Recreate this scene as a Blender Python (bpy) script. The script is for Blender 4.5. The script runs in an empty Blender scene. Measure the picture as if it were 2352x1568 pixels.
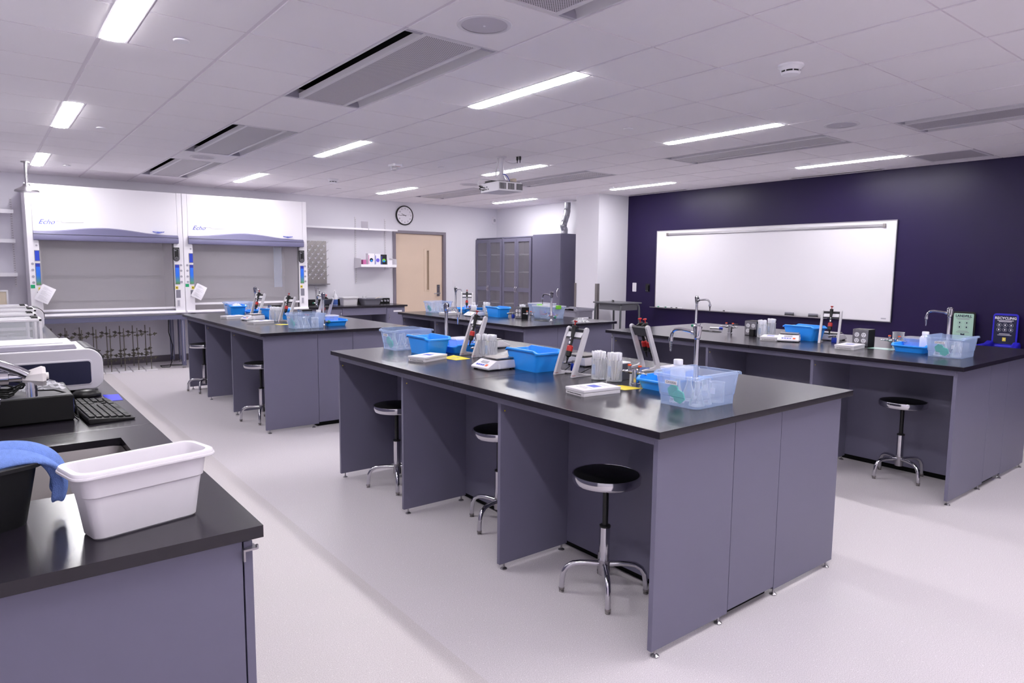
import bpy, bmesh, math, random
from mathutils import Matrix, Vector, Euler
random.seed(11)
PI = math.pi
S = bpy.context.scene
C = S.collection

# ------------------------------------------------------------------ camera
YAW, PITCH, ROLL, FPX = 0.904075204, 0.107615174, 0.00921548812, 1553.51
def set_camera():
    cw, sw, cp, sp = math.cos(YAW), math.sin(YAW), math.cos(PITCH), math.sin(PITCH)
    fwd = Vector((cw*cp, sw*cp, -sp))
    right = Vector((sw, -cw, 0)); up = right.cross(fwd)
    r2 = right*math.cos(ROLL) + up*math.sin(ROLL); u2 = r2.cross(fwd)
    cd = bpy.data.cameras.new('camera'); cam = bpy.data.objects.new('camera', cd); C.objects.link(cam)
    m = Matrix((( r2.x, u2.x, -fwd.x, 0), (r2.y, u2.y, -fwd.y, 0), (r2.z, u2.z, -fwd.z, 1.5), (0, 0, 0, 1)))
    cam.matrix_world = m
    cd.sensor_width = 36; cd.lens = 36*FPX/2352; cd.clip_start = .02; cd.clip_end = 60
    S.camera = cam
set_camera()

# ------------------------------------------------------------------ world, exposure
LAMP = 40.5
wd = bpy.data.worlds.new('world'); S.world = wd; wd.use_nodes = True
wd.node_tree.nodes['Background'].inputs[0].default_value = (.75, .74, .8, 1)
wd.node_tree.nodes['Background'].inputs[1].default_value = .25
S.view_settings.view_transform = 'Standard'; S.view_settings.look = 'None'
S.view_settings.exposure = 1.0; S.view_settings.gamma = 1.0; S.view_settings.use_curve_mapping = False
try:
    S.cycles.max_bounces = 12; S.cycles.diffuse_bounces = 8; S.cycles.transparent_max_bounces = 24
    S.cycles.glossy_bounces = 5; S.cycles.caustics_reflective = False; S.cycles.caustics_refractive = False
    S.cycles.sample_clamp_indirect = 6.0
except Exception: pass

# ------------------------------------------------------------------ materials
def lin(h):
    h = h.lstrip('#'); o = []
    for i in (0, 2, 4):
        c = int(h[i:i+2], 16)/255
        o.append(c/12.92 if c <= .04045 else ((c+.055)/1.055)**2.4)
    return (*o, 1)
MATS = {}
def mat(name, col, rough=.5, metal=0, spec=.5, emit=0, bump=0, bscale=200, var=0, vscale=8, aniso=0, sub=0, coat=0):
    m = bpy.data.materials.new(name); m.use_nodes = True; MATS[name] = m
    nt = m.node_tree; b = nt.nodes['Principled BSDF']
    c = lin(col)
    b.inputs['Base Color'].default_value = c; b.inputs['Roughness'].default_value = rough
    b.inputs['Metallic'].default_value = metal; b.inputs['Specular IOR Level'].default_value = spec
    b.inputs['Coat Weight'].default_value = coat
    if emit:
        b.inputs['Emission Color'].default_value = c; b.inputs['Emission Strength'].default_value = emit
    if bump or var:
        tc = nt.nodes.new('ShaderNodeTexCoord')
        if bump:
            n = nt.nodes.new('ShaderNodeTexNoise'); n.inputs['Scale'].default_value = bscale; n.inputs['Detail'].default_value = 3
            bp = nt.nodes.new('ShaderNodeBump'); bp.inputs['Strength'].default_value = bump; bp.inputs['Distance'].default_value = .002
            nt.links.new(tc.outputs['Object'], n.inputs['Vector']); nt.links.new(n.outputs[0], bp.inputs['Height'])
            nt.links.new(bp.outputs[0], b.inputs['Normal'])
        if var:
            n = nt.nodes.new('ShaderNodeTexNoise'); n.inputs['Scale'].default_value = vscale; n.inputs['Detail'].default_value = 4
            mr = nt.nodes.new('ShaderNodeMapRange'); mr.inputs['To Min'].default_value = 1-var; mr.inputs['To Max'].default_value = 1+var
            mx = nt.nodes.new('ShaderNodeVectorMath'); mx.operation = 'SCALE'; mx.inputs[0].default_value = c[:3]
            nt.links.new(tc.outputs['Object'], n.inputs['Vector']); nt.links.new(n.outputs[0], mr.inputs['Value'])
            nt.links.new(mr.outputs[0], mx.inputs['Scale']); nt.links.new(mx.outputs[0], b.inputs['Base Color'])
    return m
def clear(name, col, opac=.3, rough=.15, edge=.45):
    """thin see-through plastic or glass: transparent body, glossy skin, denser where seen edge-on"""
    m = bpy.data.materials.new(name); m.use_nodes = True; MATS[name] = m
    nt = m.node_tree; nt.nodes.clear(); N = nt.nodes.new; L = nt.links.new
    out = N('ShaderNodeOutputMaterial'); mix = N('ShaderNodeMixShader'); tr = N('ShaderNodeBsdfTransparent'); b = N('ShaderNodeBsdfPrincipled')
    c = lin(col); b.inputs['Base Color'].default_value = c; b.inputs['Roughness'].default_value = rough
    tr.inputs[0].default_value = (*[.4+.6*x for x in c[:3]], 1) if opac > .25 else (1, 1, 1, 1)
    lw = N('ShaderNodeLayerWeight'); lw.inputs['Blend'].default_value = .35
    mr = N('ShaderNodeMapRange'); mr.inputs['To Min'].default_value = opac; mr.inputs['To Max'].default_value = min(1, opac+edge)
    L(lw.outputs['Facing'], mr.inputs['Value']); L(mr.outputs[0], mix.inputs[0]); L(tr.outputs[0], mix.inputs[1]); L(b.outputs[0], mix.inputs[2]); L(mix.outputs[0], out.inputs[0])
    return m

mat('wall_white', '#dcdae2', .55, bump=.08, bscale=300)
mat('wall_purple', '#1a0b3a', .4, spec=.3, bump=.15, bscale=180, var=.06, vscale=3)
mat('ceiling_tile', '#f0ecf0', .95, spec=.1, bump=.3, bscale=500, var=.02, vscale=2)
mat('ceiling_grid', '#ddd6de', .5)
mat('bench_grey', '#6a687d', .38, spec=.4, bump=.06, bscale=500, var=.02, vscale=5)
mat('cabinet_grey', '#67657a', .4, spec=.4)
mat('epoxy', '#1e1a23', .22, spec=.5, bump=.05, bscale=350, var=.04, vscale=6)
mat('epoxy_edge', '#121113', .45, spec=.4)
mat('hood_white', '#eeebf1', .32, spec=.5)
mat('hood_valance', '#6f6d8c', .4)
mat('hood_inner', '#c6c1c6', .5)
mat('hood_frame', '#5a5a74', .4)
mat('white', '#eceaf0', .4)
mat('offwhite', '#dcd9de', .45)
mat('plastic_white', '#dfdce3', .35)
mat('tub_white', '#dcd8de', .38, var=.03, vscale=14)
mat('grey_light', '#a6a3b0', .4)
mat('grey_mid', '#7d7b88', .45)
mat('grey_dark', '#3c3b42', .5)
mat('grey_plastic', '#7f7d8b', .45, bump=.05)
mat('black', '#0a0a0c', .35)
mat('black_soft', '#0c0c10', .5)
mat('black_vinyl', '#060608', .45, spec=.3)
mat('pc_black', '#08080a', .5, spec=.35)
mat('rubber', '#0b0b0c', .7, spec=.2)
mat('chrome', '#c9c8ce', .12, metal=1)
mat('steel', '#a9a6ab', .28, metal=1)
mat('steel_dull', '#9b9696', .42, metal=1)
mat('steel_brown', '#8b8278', .4, metal=1)
mat('rod', '#7d7770', .4, metal=1)
mat('clamp', '#4d4840', .5, metal=.6)
mat('galv', '#9fa0a8', .3, metal=1, bump=.6, bscale=30)
mat('blue_tub', '#2c9bff', .3, spec=.5)
mat('blue_label', '#1d3cb8', .4)
mat('blue_card', '#3438c4', .6)
mat('red', '#b01f1d', .35)
mat('orange', '#f0571e', .4)
mat('yellow', '#e6cf3c', .6)
mat('stand_white', '#cbc8ce', .45)
mat('teal_pad', '#00cc9c', .55)
mat('green', '#0ea06a', .5)
mat('teal_knob', '#0b7d60', .35)
mat('lime', '#7ccb3c', .4)
mat('door_wood', '#d6c0ac', .45, var=.03, vscale=4)
mat('door_frame', '#7c7480', .4)
mat('ink', '#18181e', .6)
mat('ink_blue', '#4a55c0', .5)
mat('ink_grey', '#8b8794', .6)
mat('paper', '#e9e6ee', .8)
mat('sign_green', '#a9cdbb', .5)
mat('sign_navy', '#0c1038', .5)
mat('bin_blue', '#2a22c0', .35)
mat('skin_gloss', '#d9d7dd', .5)
mat('pink', '#c0669c', .6)
mat('violet', '#6a5ad0', .5)
mat('beam_grey', '#a9a4ae', .5)
mat('speaker_grille', '#c4bfc8', .6)
mat('perf_dark', '#6a6770', .6)
mat('base_rubber', '#5c5560', .5)
mat('desk_grey', '#63636a', .35)
mat('desk_leg', '#5b5d62', .35, metal=.3)
mat('knob_white', '#e8e3e2', .35)
mat('terra', '#d8c9b6', .7)
mat('towel', '#7a97dc', .95, spec=.1, bump=1, bscale=420, var=.18, vscale=120)
clear('clear_tub', '#bad0f6', .19, .2, .4)
clear('clear_bluish', '#c4d6f6', .22, .25, .4)
clear('glass', '#f2f4f8', .07, .04, .75)
clear('glass_sash', '#dfdde2', .13, .02, .5)
clear('glass_tan', '#c9b29c', .75, .1, .2)
clear('glass_dark', '#9a97a3', .18, .05, .4)
clear('dropper_plastic', '#fafaff', .82, .3, .18)
clear('bag', '#f4f4fa', .12, .1, .8)
clear('bottle_plastic', '#f2f2fa', .78, .35, .2)
clear('glass_pale_green', '#c8f4e6', .7, .1, .3)
clear('water_blue', '#5a7fd0', .6, .2, .3)

def lamp_material():
    m = bpy.data.materials.new('lamp_glow'); m.use_nodes = True; MATS['lamp_glow'] = m
    nt = m.node_tree; b = nt.nodes['Principled BSDF']; b.inputs['Base Color'].default_value = (.9, .9, .9, 1)
    b.inputs['Emission Color'].default_value = (1, .985, .985, 1); b.inputs['Emission Strength'].default_value = LAMP
lamp_material()

def floor_material():
    m = bpy.data.materials.new('floor_vinyl'); m.use_nodes = True; MATS['floor_vinyl'] = m
    nt = m.node_tree; N = nt.nodes.new; L = nt.links.new; b = nt.nodes['Principled BSDF']
    tc = N('ShaderNodeTexCoord')
    n1 = N('ShaderNodeTexNoise'); n1.inputs['Scale'].default_value = 260; n1.inputs['Detail'].default_value = 2
    n2 = N('ShaderNodeTexVoronoi'); n2.inputs['Scale'].default_value = 55
    n3 = N('ShaderNodeTexNoise'); n3.inputs['Scale'].default_value = 1.3
    for n in (n1, n2, n3): L(tc.outputs['Object'], n.inputs['Vector'])
    r1 = N('ShaderNodeValToRGB'); r1.color_ramp.elements[0].position = .35; r1.color_ramp.elements[0].color = lin('#c6bfc4')
    r1.color_ramp.elements[1].position = .62; r1.color_ramp.elements[1].color = lin('#dfd9de')
    L(n1.outputs[0], r1.inputs[0])
    r2 = N('ShaderNodeValToRGB'); r2.color_ramp.elements[0].position = .06; r2.color_ramp.elements[0].color = (1, 1, 1, 1)
    r2.color_ramp.elements[1].position = .13; r2.color_ramp.elements[1].color = (0, 0, 0, 1); L(n2.outputs['Distance'], r2.inputs[0])
    mx = N('ShaderNodeMix'); mx.data_type = 'RGBA'; L(r2.outputs[0], mx.inputs[0]); L(r1.outputs[0], mx.inputs[6]); mx.inputs[7].default_value = lin('#f2eef2')
    # the strip beside the counter is slightly warmer and darker, ending in a crisp line
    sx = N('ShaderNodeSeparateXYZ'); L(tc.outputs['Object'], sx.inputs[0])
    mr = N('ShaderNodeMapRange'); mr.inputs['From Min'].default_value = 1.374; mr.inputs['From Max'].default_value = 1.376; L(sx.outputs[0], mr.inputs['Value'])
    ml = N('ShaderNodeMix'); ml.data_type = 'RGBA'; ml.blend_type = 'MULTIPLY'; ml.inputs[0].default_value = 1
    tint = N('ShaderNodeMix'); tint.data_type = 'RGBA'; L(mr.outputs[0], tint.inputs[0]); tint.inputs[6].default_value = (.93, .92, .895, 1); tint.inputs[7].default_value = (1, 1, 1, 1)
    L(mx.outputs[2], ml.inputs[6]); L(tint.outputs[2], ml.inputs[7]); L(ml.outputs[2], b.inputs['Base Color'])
    b.inputs['Roughness'].default_value = .42; b.inputs['Specular IOR Level'].default_value = .35
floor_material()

def perf_material():
    m = bpy.data.materials.new('perforated'); m.use_nodes = True; MATS['perforated'] = m
    nt = m.node_tree; N = nt.nodes.new; L = nt.links.new; b = nt.nodes['Principled BSDF']
    tc = N('ShaderNodeTexCoord'); mp = N('ShaderNodeMapping'); mp.inputs['Scale'].default_value = (95, 95, 95); mp.inputs['Rotation'].default_value = (0, 0, PI/4)
    L(tc.outputs['Object'], mp.inputs[0])
    fr = N('ShaderNodeVectorMath'); fr.operation = 'FRACTION'; L(mp.outputs[0], fr.inputs[0])
    sb = N('ShaderNodeVectorMath'); sb.operation = 'SUBTRACT'; L(fr.outputs[0], sb.inputs[0]); sb.inputs[1].default_value = (.5, .5, .5)
    ml = N('ShaderNodeVectorMath'); ml.operation = 'MULTIPLY'; L(sb.outputs[0], ml.inputs[0]); ml.inputs[1].default_value = (1, 1, 0)
    ln = N('ShaderNodeVectorMath'); ln.operation = 'LENGTH'; L(ml.outputs[0], ln.inputs[0])
    r = N('ShaderNodeValToRGB'); r.color_ramp.elements[0].position = .3; r.color_ramp.elements[0].color = lin('#4e4b52'); r.color_ramp.elements[1].position = .36; r.color_ramp.elements[1].color = lin('#d2cdd4')
    L(ln.outputs['Value'], r.inputs[0]); L(r.outputs[0], b.inputs['Base Color']); b.inputs['Roughness'].default_value = .5
perf_material()

# ------------------------------------------------------------------ mesh helper
class MB:
    def __init__(s): s.v = []; s.f = []; s.M = Matrix(); s.nb = 0
    def add(s, vs, fs):
        o = len(s.v)
        s.v += [tuple(s.M @ Vector(p)) for p in vs]; s.f += [tuple(i+o for i in f) for f in fs]
        return s
    def box(s, x0, y0, z0, x1, y1, z1):
        if x0 > x1: x0, x1 = x1, x0
        if y0 > y1: y0, y1 = y1, y0
        if z0 > z1: z0, z1 = z1, z0
        e = 8e-5*(s.nb % 6); s.nb += 1   # butted boxes never share an exact plane
        if min(x1-x0, y1-y0, z1-z0) > .006: x0 += e; y0 += e; z0 += e; x1 -= e; y1 -= e; z1 -= e
        return s.add([(x, y, z) for z in (z0, z1) for y in (y0, y1) for x in (x0, x1)],
                     [(0, 2, 3, 1), (4, 5, 7, 6), (0, 1, 5, 4), (2, 6, 7, 3), (0, 4, 6, 2), (1, 3, 7, 5)])
    def loops(s, ls, cap0=True, cap1=True, closed=False):
        n = len(ls[0]); vs = [p for l in ls for p in l]; fs = []
        k = len(ls)
        for i in range(k if closed else k-1):
            a = i*n; b = ((i+1) % k)*n
            for j in range(n):
                q = (j+1) % n; fs.append((a+j, a+q, b+q, b+j))
        if not closed:
            if cap0: fs.append(tuple(range(n-1, -1, -1)))
            if cap1: fs.append(tuple(range((k-1)*n, k*n)))
        return s.add(vs, fs)
    def lathe(s, prof, c=(0, 0, 0), n=24, cap0=True, cap1=True):
        ls = [[(c[0]+r*math.cos(2*PI*i/n), c[1]+r*math.sin(2*PI*i/n), c[2]+z) for i in range(n)] for r, z in prof]
        return s.loops(ls, cap0, cap1)
    def cyl(s, p0, p1, r0, r1=None, n=16, caps=True):
        p0, p1 = Vector(p0), Vector(p1); r1 = r0 if r1 is None else r1
        d = (p1-p0).normalized(); u = d.orthogonal().normalized(); w = d.cross(u)
        ls = [[tuple(p+u*(r*math.cos(2*PI*i/n))+w*(r*math.sin(2*PI*i/n))) for i in range(n)] for p, r in ((p0, r0), (p1, r1))]
        return s.loops(ls, caps, caps)
    def axlathe(s, p, d, prof, n=20):
        """profile of (radius, distance) along direction d from p"""
        p = Vector(p); d = Vector(d).normalized(); u = d.orthogonal().normalized(); w = d.cross(u)
        return s.loops([[tuple(p+d*z+u*(r*math.cos(2*PI*i/n))+w*(r*math.sin(2*PI*i/n))) for i in range(n)] for r, z in prof])
    def tube(s, pts, r, n=8, closed=False):
        P = [Vector(p) for p in pts]; k = len(P); ls = []; u = None
        for i in range(k):
            if closed: t = P[(i+1) % k]-P[i-1]
            else: t = P[min(i+1, k-1)]-P[max(i-1, 0)]
            t.normalize()
            u = t.orthogonal().normalized() if u is None else (u-t*u.dot(t)).normalized()
            w = t.cross(u); rr = r[i] if isinstance(r, (list, tuple)) else r
            ls.append([tuple(P[i]+u*(rr*math.cos(2*PI*j/n))+w*(rr*math.sin(2*PI*j/n))) for j in range(n)])
        return s.loops(ls, closed=closed)
    def prism(s, poly, ax, a, b):
        f = {'x': lambda p, t: (t, p[0], p[1]), 'y': lambda p, t: (p[0], t, p[1]), 'z': lambda p, t: (p[0], p[1], t)}[ax]
        return s.loops([[f(p, a) for p in poly], [f(p, b) for p in poly]])
    def torus(s, c, R, r, n=32, m=8, ax='z'):
        pts = []
        for i in range(n):
            a = 2*PI*i/n; q = (R*math.cos(a), R*math.sin(a), 0)
            if ax == 'x': q = (0, q[0], q[1])
            if ax == 'y': q = (q[0], 0, q[1])
            pts.append((c[0]+q[0], c[1]+q[1], c[2]+q[2]))
        return s.tube(pts, r, m, closed=True)
    def build(s, name, m, parent=None, bevel=0, seg=2, smooth=35):
        me = bpy.data.meshes.new(name); me.from_pydata(s.v, [], s.f)
        bm = bmesh.new(); bm.from_mesh(me); bmesh.ops.recalc_face_normals(bm, faces=bm.faces)
        if bevel:
            es = [e for e in bm.edges if len(e.link_faces) == 2 and e.calc_face_angle(0) > .5]
            bmesh.ops.bevel(bm, geom=es, offset=bevel, segments=seg, profile=.5, affect='EDGES', clamp_overlap=True)
        bm.to_mesh(me); bm.free()
        if smooth:
            me.polygons.foreach_set('use_smooth', [True]*len(me.polygons)); me.set_sharp_from_angle(angle=math.radians(smooth))
        me.materials.append(MATS[m]); o = bpy.data.objects.new(name, me); C.objects.link(o)
        if bevel: w_ = o.modifiers.new('weighted_normal', 'WEIGHTED_NORMAL'); w_.keep_sharp = True
        if parent: o.parent = parent
        return o
def bez(p0, p1, p2, p3, n=10):
    P = [Vector(p) for p in (p0, p1, p2, p3)]
    return [tuple(P[0]*(1-t)**3+P[1]*3*t*(1-t)**2+P[2]*3*t*t*(1-t)+P[3]*t**3) for t in [i/n for i in range(n+1)]]
def arc(cx, cy, r, a0, a1, n=8):
    return [(cx+r*math.cos(a0+(a1-a0)*i/n), cy+r*math.sin(a0+(a1-a0)*i/n)) for i in range(n+1)]
def rrect(w, d, r, n=4, cx=0, cy=0, sub=0):
    o = []; r = min(r, w/2-1e-4, d/2-1e-4)
    cs = [(w/2-r, d/2-r, 0), (-w/2+r, d/2-r, PI/2), (-w/2+r, -d/2+r, PI), (w/2-r, -d/2+r, 1.5*PI)]
    for k, (x, y, a) in enumerate(cs):
        ps = arc(cx+x, cy+y, r, a, a+PI/2, n); o += ps
        if sub:
            x2, y2, a2 = cs[(k+1) % 4]; q = (cx+x2+r*math.cos(a2), cy+y2+r*math.sin(a2)); p = ps[-1]
            o += [(p[0]+(q[0]-p[0])*i/sub, p[1]+(q[1]-p[1])*i/sub) for i in range(1, sub)]
    return o
FACES = {'-x': ((0, -1, 0), (0, 0, 1), (-1, 0, 0)), '+x': ((0, 1, 0), (0, 0, 1), (1, 0, 0)), '-y': ((1, 0, 0), (0, 0, 1), (0, -1, 0)),
         '+z': ((0, -1, 0), (1, 0, 0), (0, 0, 1)), '-z': ((1, 0, 0), (0, -1, 0), (0, 0, -1)), '+zy': ((1, 0, 0), (0, 1, 0), (0, 0, 1))}
def text(s, size, m, parent, loc, face='-x', name='lettering', shear=0, tilt=0, align='CENTER', ext=.0004, wide=1, bold=0):
    cu = bpy.data.curves.new('t', 'FONT'); cu.body = s; cu.size = size; cu.align_x = align; cu.align_y = 'CENTER'
    cu.extrude = ext; cu.shear = shear; cu.resolution_u = 2; cu.offset = bold
    o = bpy.data.objects.new('t', cu); C.objects.link(o); bpy.context.view_layer.update()
    me = bpy.data.meshes.new_from_object(o); bpy.data.objects.remove(o)
    R, U, Nn = FACES[face] if isinstance(face, str) else face
    m4 = Matrix(((R[0]*wide, U[0], Nn[0], loc[0]), (R[1]*wide, U[1], Nn[1], loc[1]), (R[2]*wide, U[2], Nn[2], loc[2]), (0, 0, 0, 1))) @ Matrix.Rotation(tilt, 4, 'Z')
    me.transform(m4); me.materials.clear(); me.materials.append(MATS[m]); me.name = name
    q = bpy.data.objects.new(name, me); C.objects.link(q)
    if parent: q.parent = parent
    return q
def tag(o, label, cat, group=None, kind=None):
    o['label'] = label; o['category'] = cat
    if group: o['group'] = group
    if kind: o['kind'] = kind
    return o
def thing(name, label, cat, loc=(0, 0, 0), rz=0, group=None):
    o = bpy.data.objects.new(name, None); C.objects.link(o); o.location = loc; o.rotation_euler = (0, 0, rz); o.empty_display_size = .05
    return tag(o, label, cat, group)
def struct(o): o['kind'] = 'structure'; return o
def dup(root, loc, rz=0, label=None, group=None):
    if root.name not in KC: KC[root.name] = [(c, [g for g in C.objects if g.parent == c]) for c in C.objects if c.parent == root]
    r = root.copy(); C.objects.link(r); r.location = loc; r.rotation_euler = (0, 0, rz) if not isinstance(rz, (tuple, list)) else rz
    for c, gs in KC[root.name]:
        q = c.copy(); C.objects.link(q); q.parent = r
        for g in gs:
            w = g.copy(); C.objects.link(w); w.parent = q
    if label: r['label'] = label
    if group: r['group'] = group
    return r
KC = {}; USED = set()
def put(proto, loc, rz=0, label=None, group=None):
    """the first placing moves the thing itself, later ones copy it"""
    if proto.name in USED: return dup(proto, loc, rz, label, group)
    if proto.name not in KC: KC[proto.name] = [(c, [g for g in C.objects if g.parent == c]) for c in C.objects if c.parent == proto]
    USED.add(proto.name); proto.location = loc; proto.rotation_euler = (0, 0, rz) if not isinstance(rz, (tuple, list)) else rz
    if label: proto['label'] = label
    if group: proto['group'] = group
    return proto
def tubshell(mb, w0, d0, w1, d1, h, t=.003, rim=.012, lip=.008, r=.025, step=None, notch=0, notch_h=.012, sub=10):
    """open moulded tub: (w0,d0) at its foot, (w1,d1) over the rim"""
    def L(w, d, z, rr, nz=0):
        out = []
        for x, y in rrect(w, d, rr, 4, sub=sub):
            dz = 0
            if nz and notch:
                e = abs(x)/(w1/2) if notch == 1 else abs(y)/(d1/2); dz = -nz*min(1, max(0, (e-.78)/.1))
            out.append((x, y, z+dz))
        return out
    wt, dt = w1-2*rim, d1-2*rim
    ls = [L(w0, d0, 0, r)]
    if step:
        k = step/h; a, b = w0+(wt-w0)*k, d0+(dt-d0)*k
        ls += [L(a-.006, b-.006, step, r), L(a, b, step+.002, r)]
    ls += [L(wt, dt, h-lip, r, notch_h), L(w1, d1, h-lip, r+rim, notch_h), L(w1, d1, h-.002, r+rim, notch_h), L(w1-.004, d1-.004, h, r+rim, notch_h),
           L(wt-2*t, dt-2*t, h, r, notch_h), L(wt-2*t-.002, dt-2*t-.002, h-.004, r, notch_h), L(w0-2*t, d0-2*t, t, r)]
    mb.loops(ls); return mb

# ================================================================== SETTING
ZC = 2.74
XL = [.60+.6133*k for k in range(-2, 15)]; YL = [3.24+.615*j for j in range(-12, 15)]
X0R, X1R, Y0R, Y1R = -.35, 8.83, -3.6, 11.65
def kx(k): return .60+.6133*k
def jy(j): return 3.24+.615*j
HOLES = set()
for k in (2, 9):
    for j in (-4, -3, -2, 0, 1, 2, 5, 6, 7, 9, 10, 11): HOLES.add((k, j))
HOLES.add((12, -1))
LROWS = [(-10, -9), (-5, -4), (0, 1), (5, 6), (10, 11)]  # first row is unseen, added behind the camera to brighten the foreground
LCOLS = [(0, .60, .72), (4, 3.053, 3.173), (7, 5.385, 5.5), (11, 7.835, 7.95)]
def build_ceiling():
    t = MB(); g = MB()
    for k in range(-2, 14):
        for j in range(-12, 14):
            x0, x1, y0, y1 = max(kx(k), X0R), min(kx(k+1), X1R), max(jy(j), Y0R), min(jy(j+1), Y1R)
            if x1-x0 < .02 or y1-y0 < .02: continue
            gx, gy = .012, .005
            if (k, j) in HOLES:
                # border strips of the grid round an opening
                g.box(x0-.0, y0, ZC+.004, x0+.014, y1, ZC+.012); g.box(x1-.014, y0, ZC+.004, x1, y1, ZC+.012); continue
            g.add([(x0, y0, ZC+.006), (x0, y1, ZC+.006), (x1, y1, ZC+.006), (x1, y0, ZC+.006)], [(0, 1, 2, 3)]) if not any(k == c and j in r for c, a, b in LCOLS for r in LROWS) else None
            a, b = x0+gx, x1-gx
            for c, l0, l1 in LCOLS:
                if k == c and any(j in r for r in LROWS):
                    if l0-x0 < .1: a = l1+.022
                    else: b = l0-.022
                    g.box(a-.012, y0, ZC+.006, b+.012, y1, ZC+.007)
            t.box(a, y0+gy, ZC, b, y1-gy, ZC+.02)
    o = struct(t.build('ceiling', 'ceiling_tile', smooth=0))
    struct(g.build('trim_1', 'ceiling_grid', smooth=0))
    struct(MB().box(X0R-.1, Y0R-.1, 3.12, X1R+.1, Y1R+.1, 3.2).build('light_block_deck', 'grey_dark', smooth=0))  # unseen deck added over the tiles to block outside light
build_ceiling()
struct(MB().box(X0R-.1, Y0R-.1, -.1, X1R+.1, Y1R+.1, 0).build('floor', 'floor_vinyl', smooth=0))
H = 3.12
def wall(n, a, m='wall_white'): return struct(MB().box(*a).build(n, m, smooth=0))
wall('wall_left', (X0R-.1, Y0R-.1, 0, X0R, Y1R+.1, H))
wall('wall_front', (X0R, Y0R-.1, 0, X1R, Y0R, H))
w = MB().box(X0R, Y1R, 0, 6.25, Y1R+.1, H).box(7.44, Y1R, 0, X1R+.1, Y1R+.1, H).box(6.25, Y1R, 2.205, 7.44, Y1R+.1, H)
struct(w.build('wall_back', 'wall_white', smooth=0))
wall('wall_right', (8.83, Y0R-.1, 0, 8.93, 8.03, H), 'wall_purple')
wall('wall_niche', (8.72, 8.57, 0, 8.83, Y1R, H))
wall('wall_pillar', (8.12, 8.03, 0, 8.93, 8.57, H))
for n, a in (('baseboard_back', (X0R, Y1R-.012, 0, 6.25, Y1R, .1)), ('baseboard_right', (8.818, Y0R, 0, 8.83, 8.03, .1)), ('baseboard_pillar', (8.108, 8.018, 0, 8.93, 8.57, .1)),
             ('baseboard_niche', (8.708, 8.57, 0, 8.72, Y1R, .1)), ('baseboard_door', (7.44, Y1R-.012, 0, 8.72, Y1R, .1))):
    struct(MB().box(*a).build(n, 'base_rubber', smooth=0))
# door
dr = bpy.data.objects.new('door_1', None); C.objects.link(dr); dr.location = (6.25, Y1R, 0); struct(dr)
d = MB().box(.065, .03, .01, .77, .075, 2.15).box(.77, .03, .01, .885, .075, 1.03).box(.77, .03, 1.855, .885, .075, 2.15).box(.885, .03, .01, 1.075, .075, 2.15)
d = MB()
for a in ((.065, .01, .715, 2.15), (.845, .01, 1.125, 2.15), (.715, .01, .845, 1.045), (.715, 1.85, .845, 2.15)): d.box(a[0], .03, a[1], a[2], .075, a[3])
d.build('leaf', 'door_wood', dr, smooth=0)
d = MB()
for a in ((.705, 1.03, .765, 1.865), (.815, 1.03, .85, 1.865), (.765, 1.03, .815, 1.06), (.765, 1.835, .815, 1.865)): d.box(a[0], .022, a[1], a[2], .032, a[3])
d.build('window_frame', 'door_wood', dr, bevel=.002)
MB().box(.73, .05, 1.06, .83, .056, 1.835).build('window_pane', 'glass_tan', dr)
MB().box(.0, -.02, 0, .06, .1, 2.205).box(1.13, -.02, 0, 1.19, .1, 2.205).box(0, -.02, 2.15, 1.19, .1, 2.205).build('door_frame', 'door_frame', dr, bevel=.003)
h = MB().box(1.0, .018, .93, 1.065, .032, 1.16).build('lock_plate', 'steel', dr, bevel=.004)
MB().cyl((1.04, .02, .99), (1.04, -.04, .99), .012).tube([(1.04, -.04, .99), (1.0, -.045, .99), (.9, -.04, .985)], .010).build('handle', 'steel', h)
MB().cyl((1.035, .02, 1.12), (1.035, .004, 1.12), .014).build('key_cylinder', 'chrome', h)
# dark room behind the door's lite
struct(MB().box(6.2, Y1R+.3, 0, 7.5, Y1R+.32, 2.3).build('wall_corridor', 'wall_white', smooth=0))
# corner guards on the pillar
for (x0, y0, x1, y1, n) in ((8.10, 8.01, 8.155, 8.065, 'a'), (8.10, 8.53, 8.125, 8.585, 'b')):
    c = MB()
    if n == 'a': c.box(8.112, 8.022, .1, 8.165, 8.029, 1.26).box(8.112, 8.022, .1, 8.119, 8.075, 1.26)
    else: c.box(8.112, 8.53, .1, 8.119, 8.578, 1.26).box(8.112, 8.571, .1, 8.16, 8.578, 1.26)
    tag(c.build('corner_guard', 'steel_dull', bevel=.001), 'brushed steel corner guard on the ' + ('near' if n == 'a' else 'far') + ' corner of the white pillar', 'corner guard', 'steel guards on the pillar corners')

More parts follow.
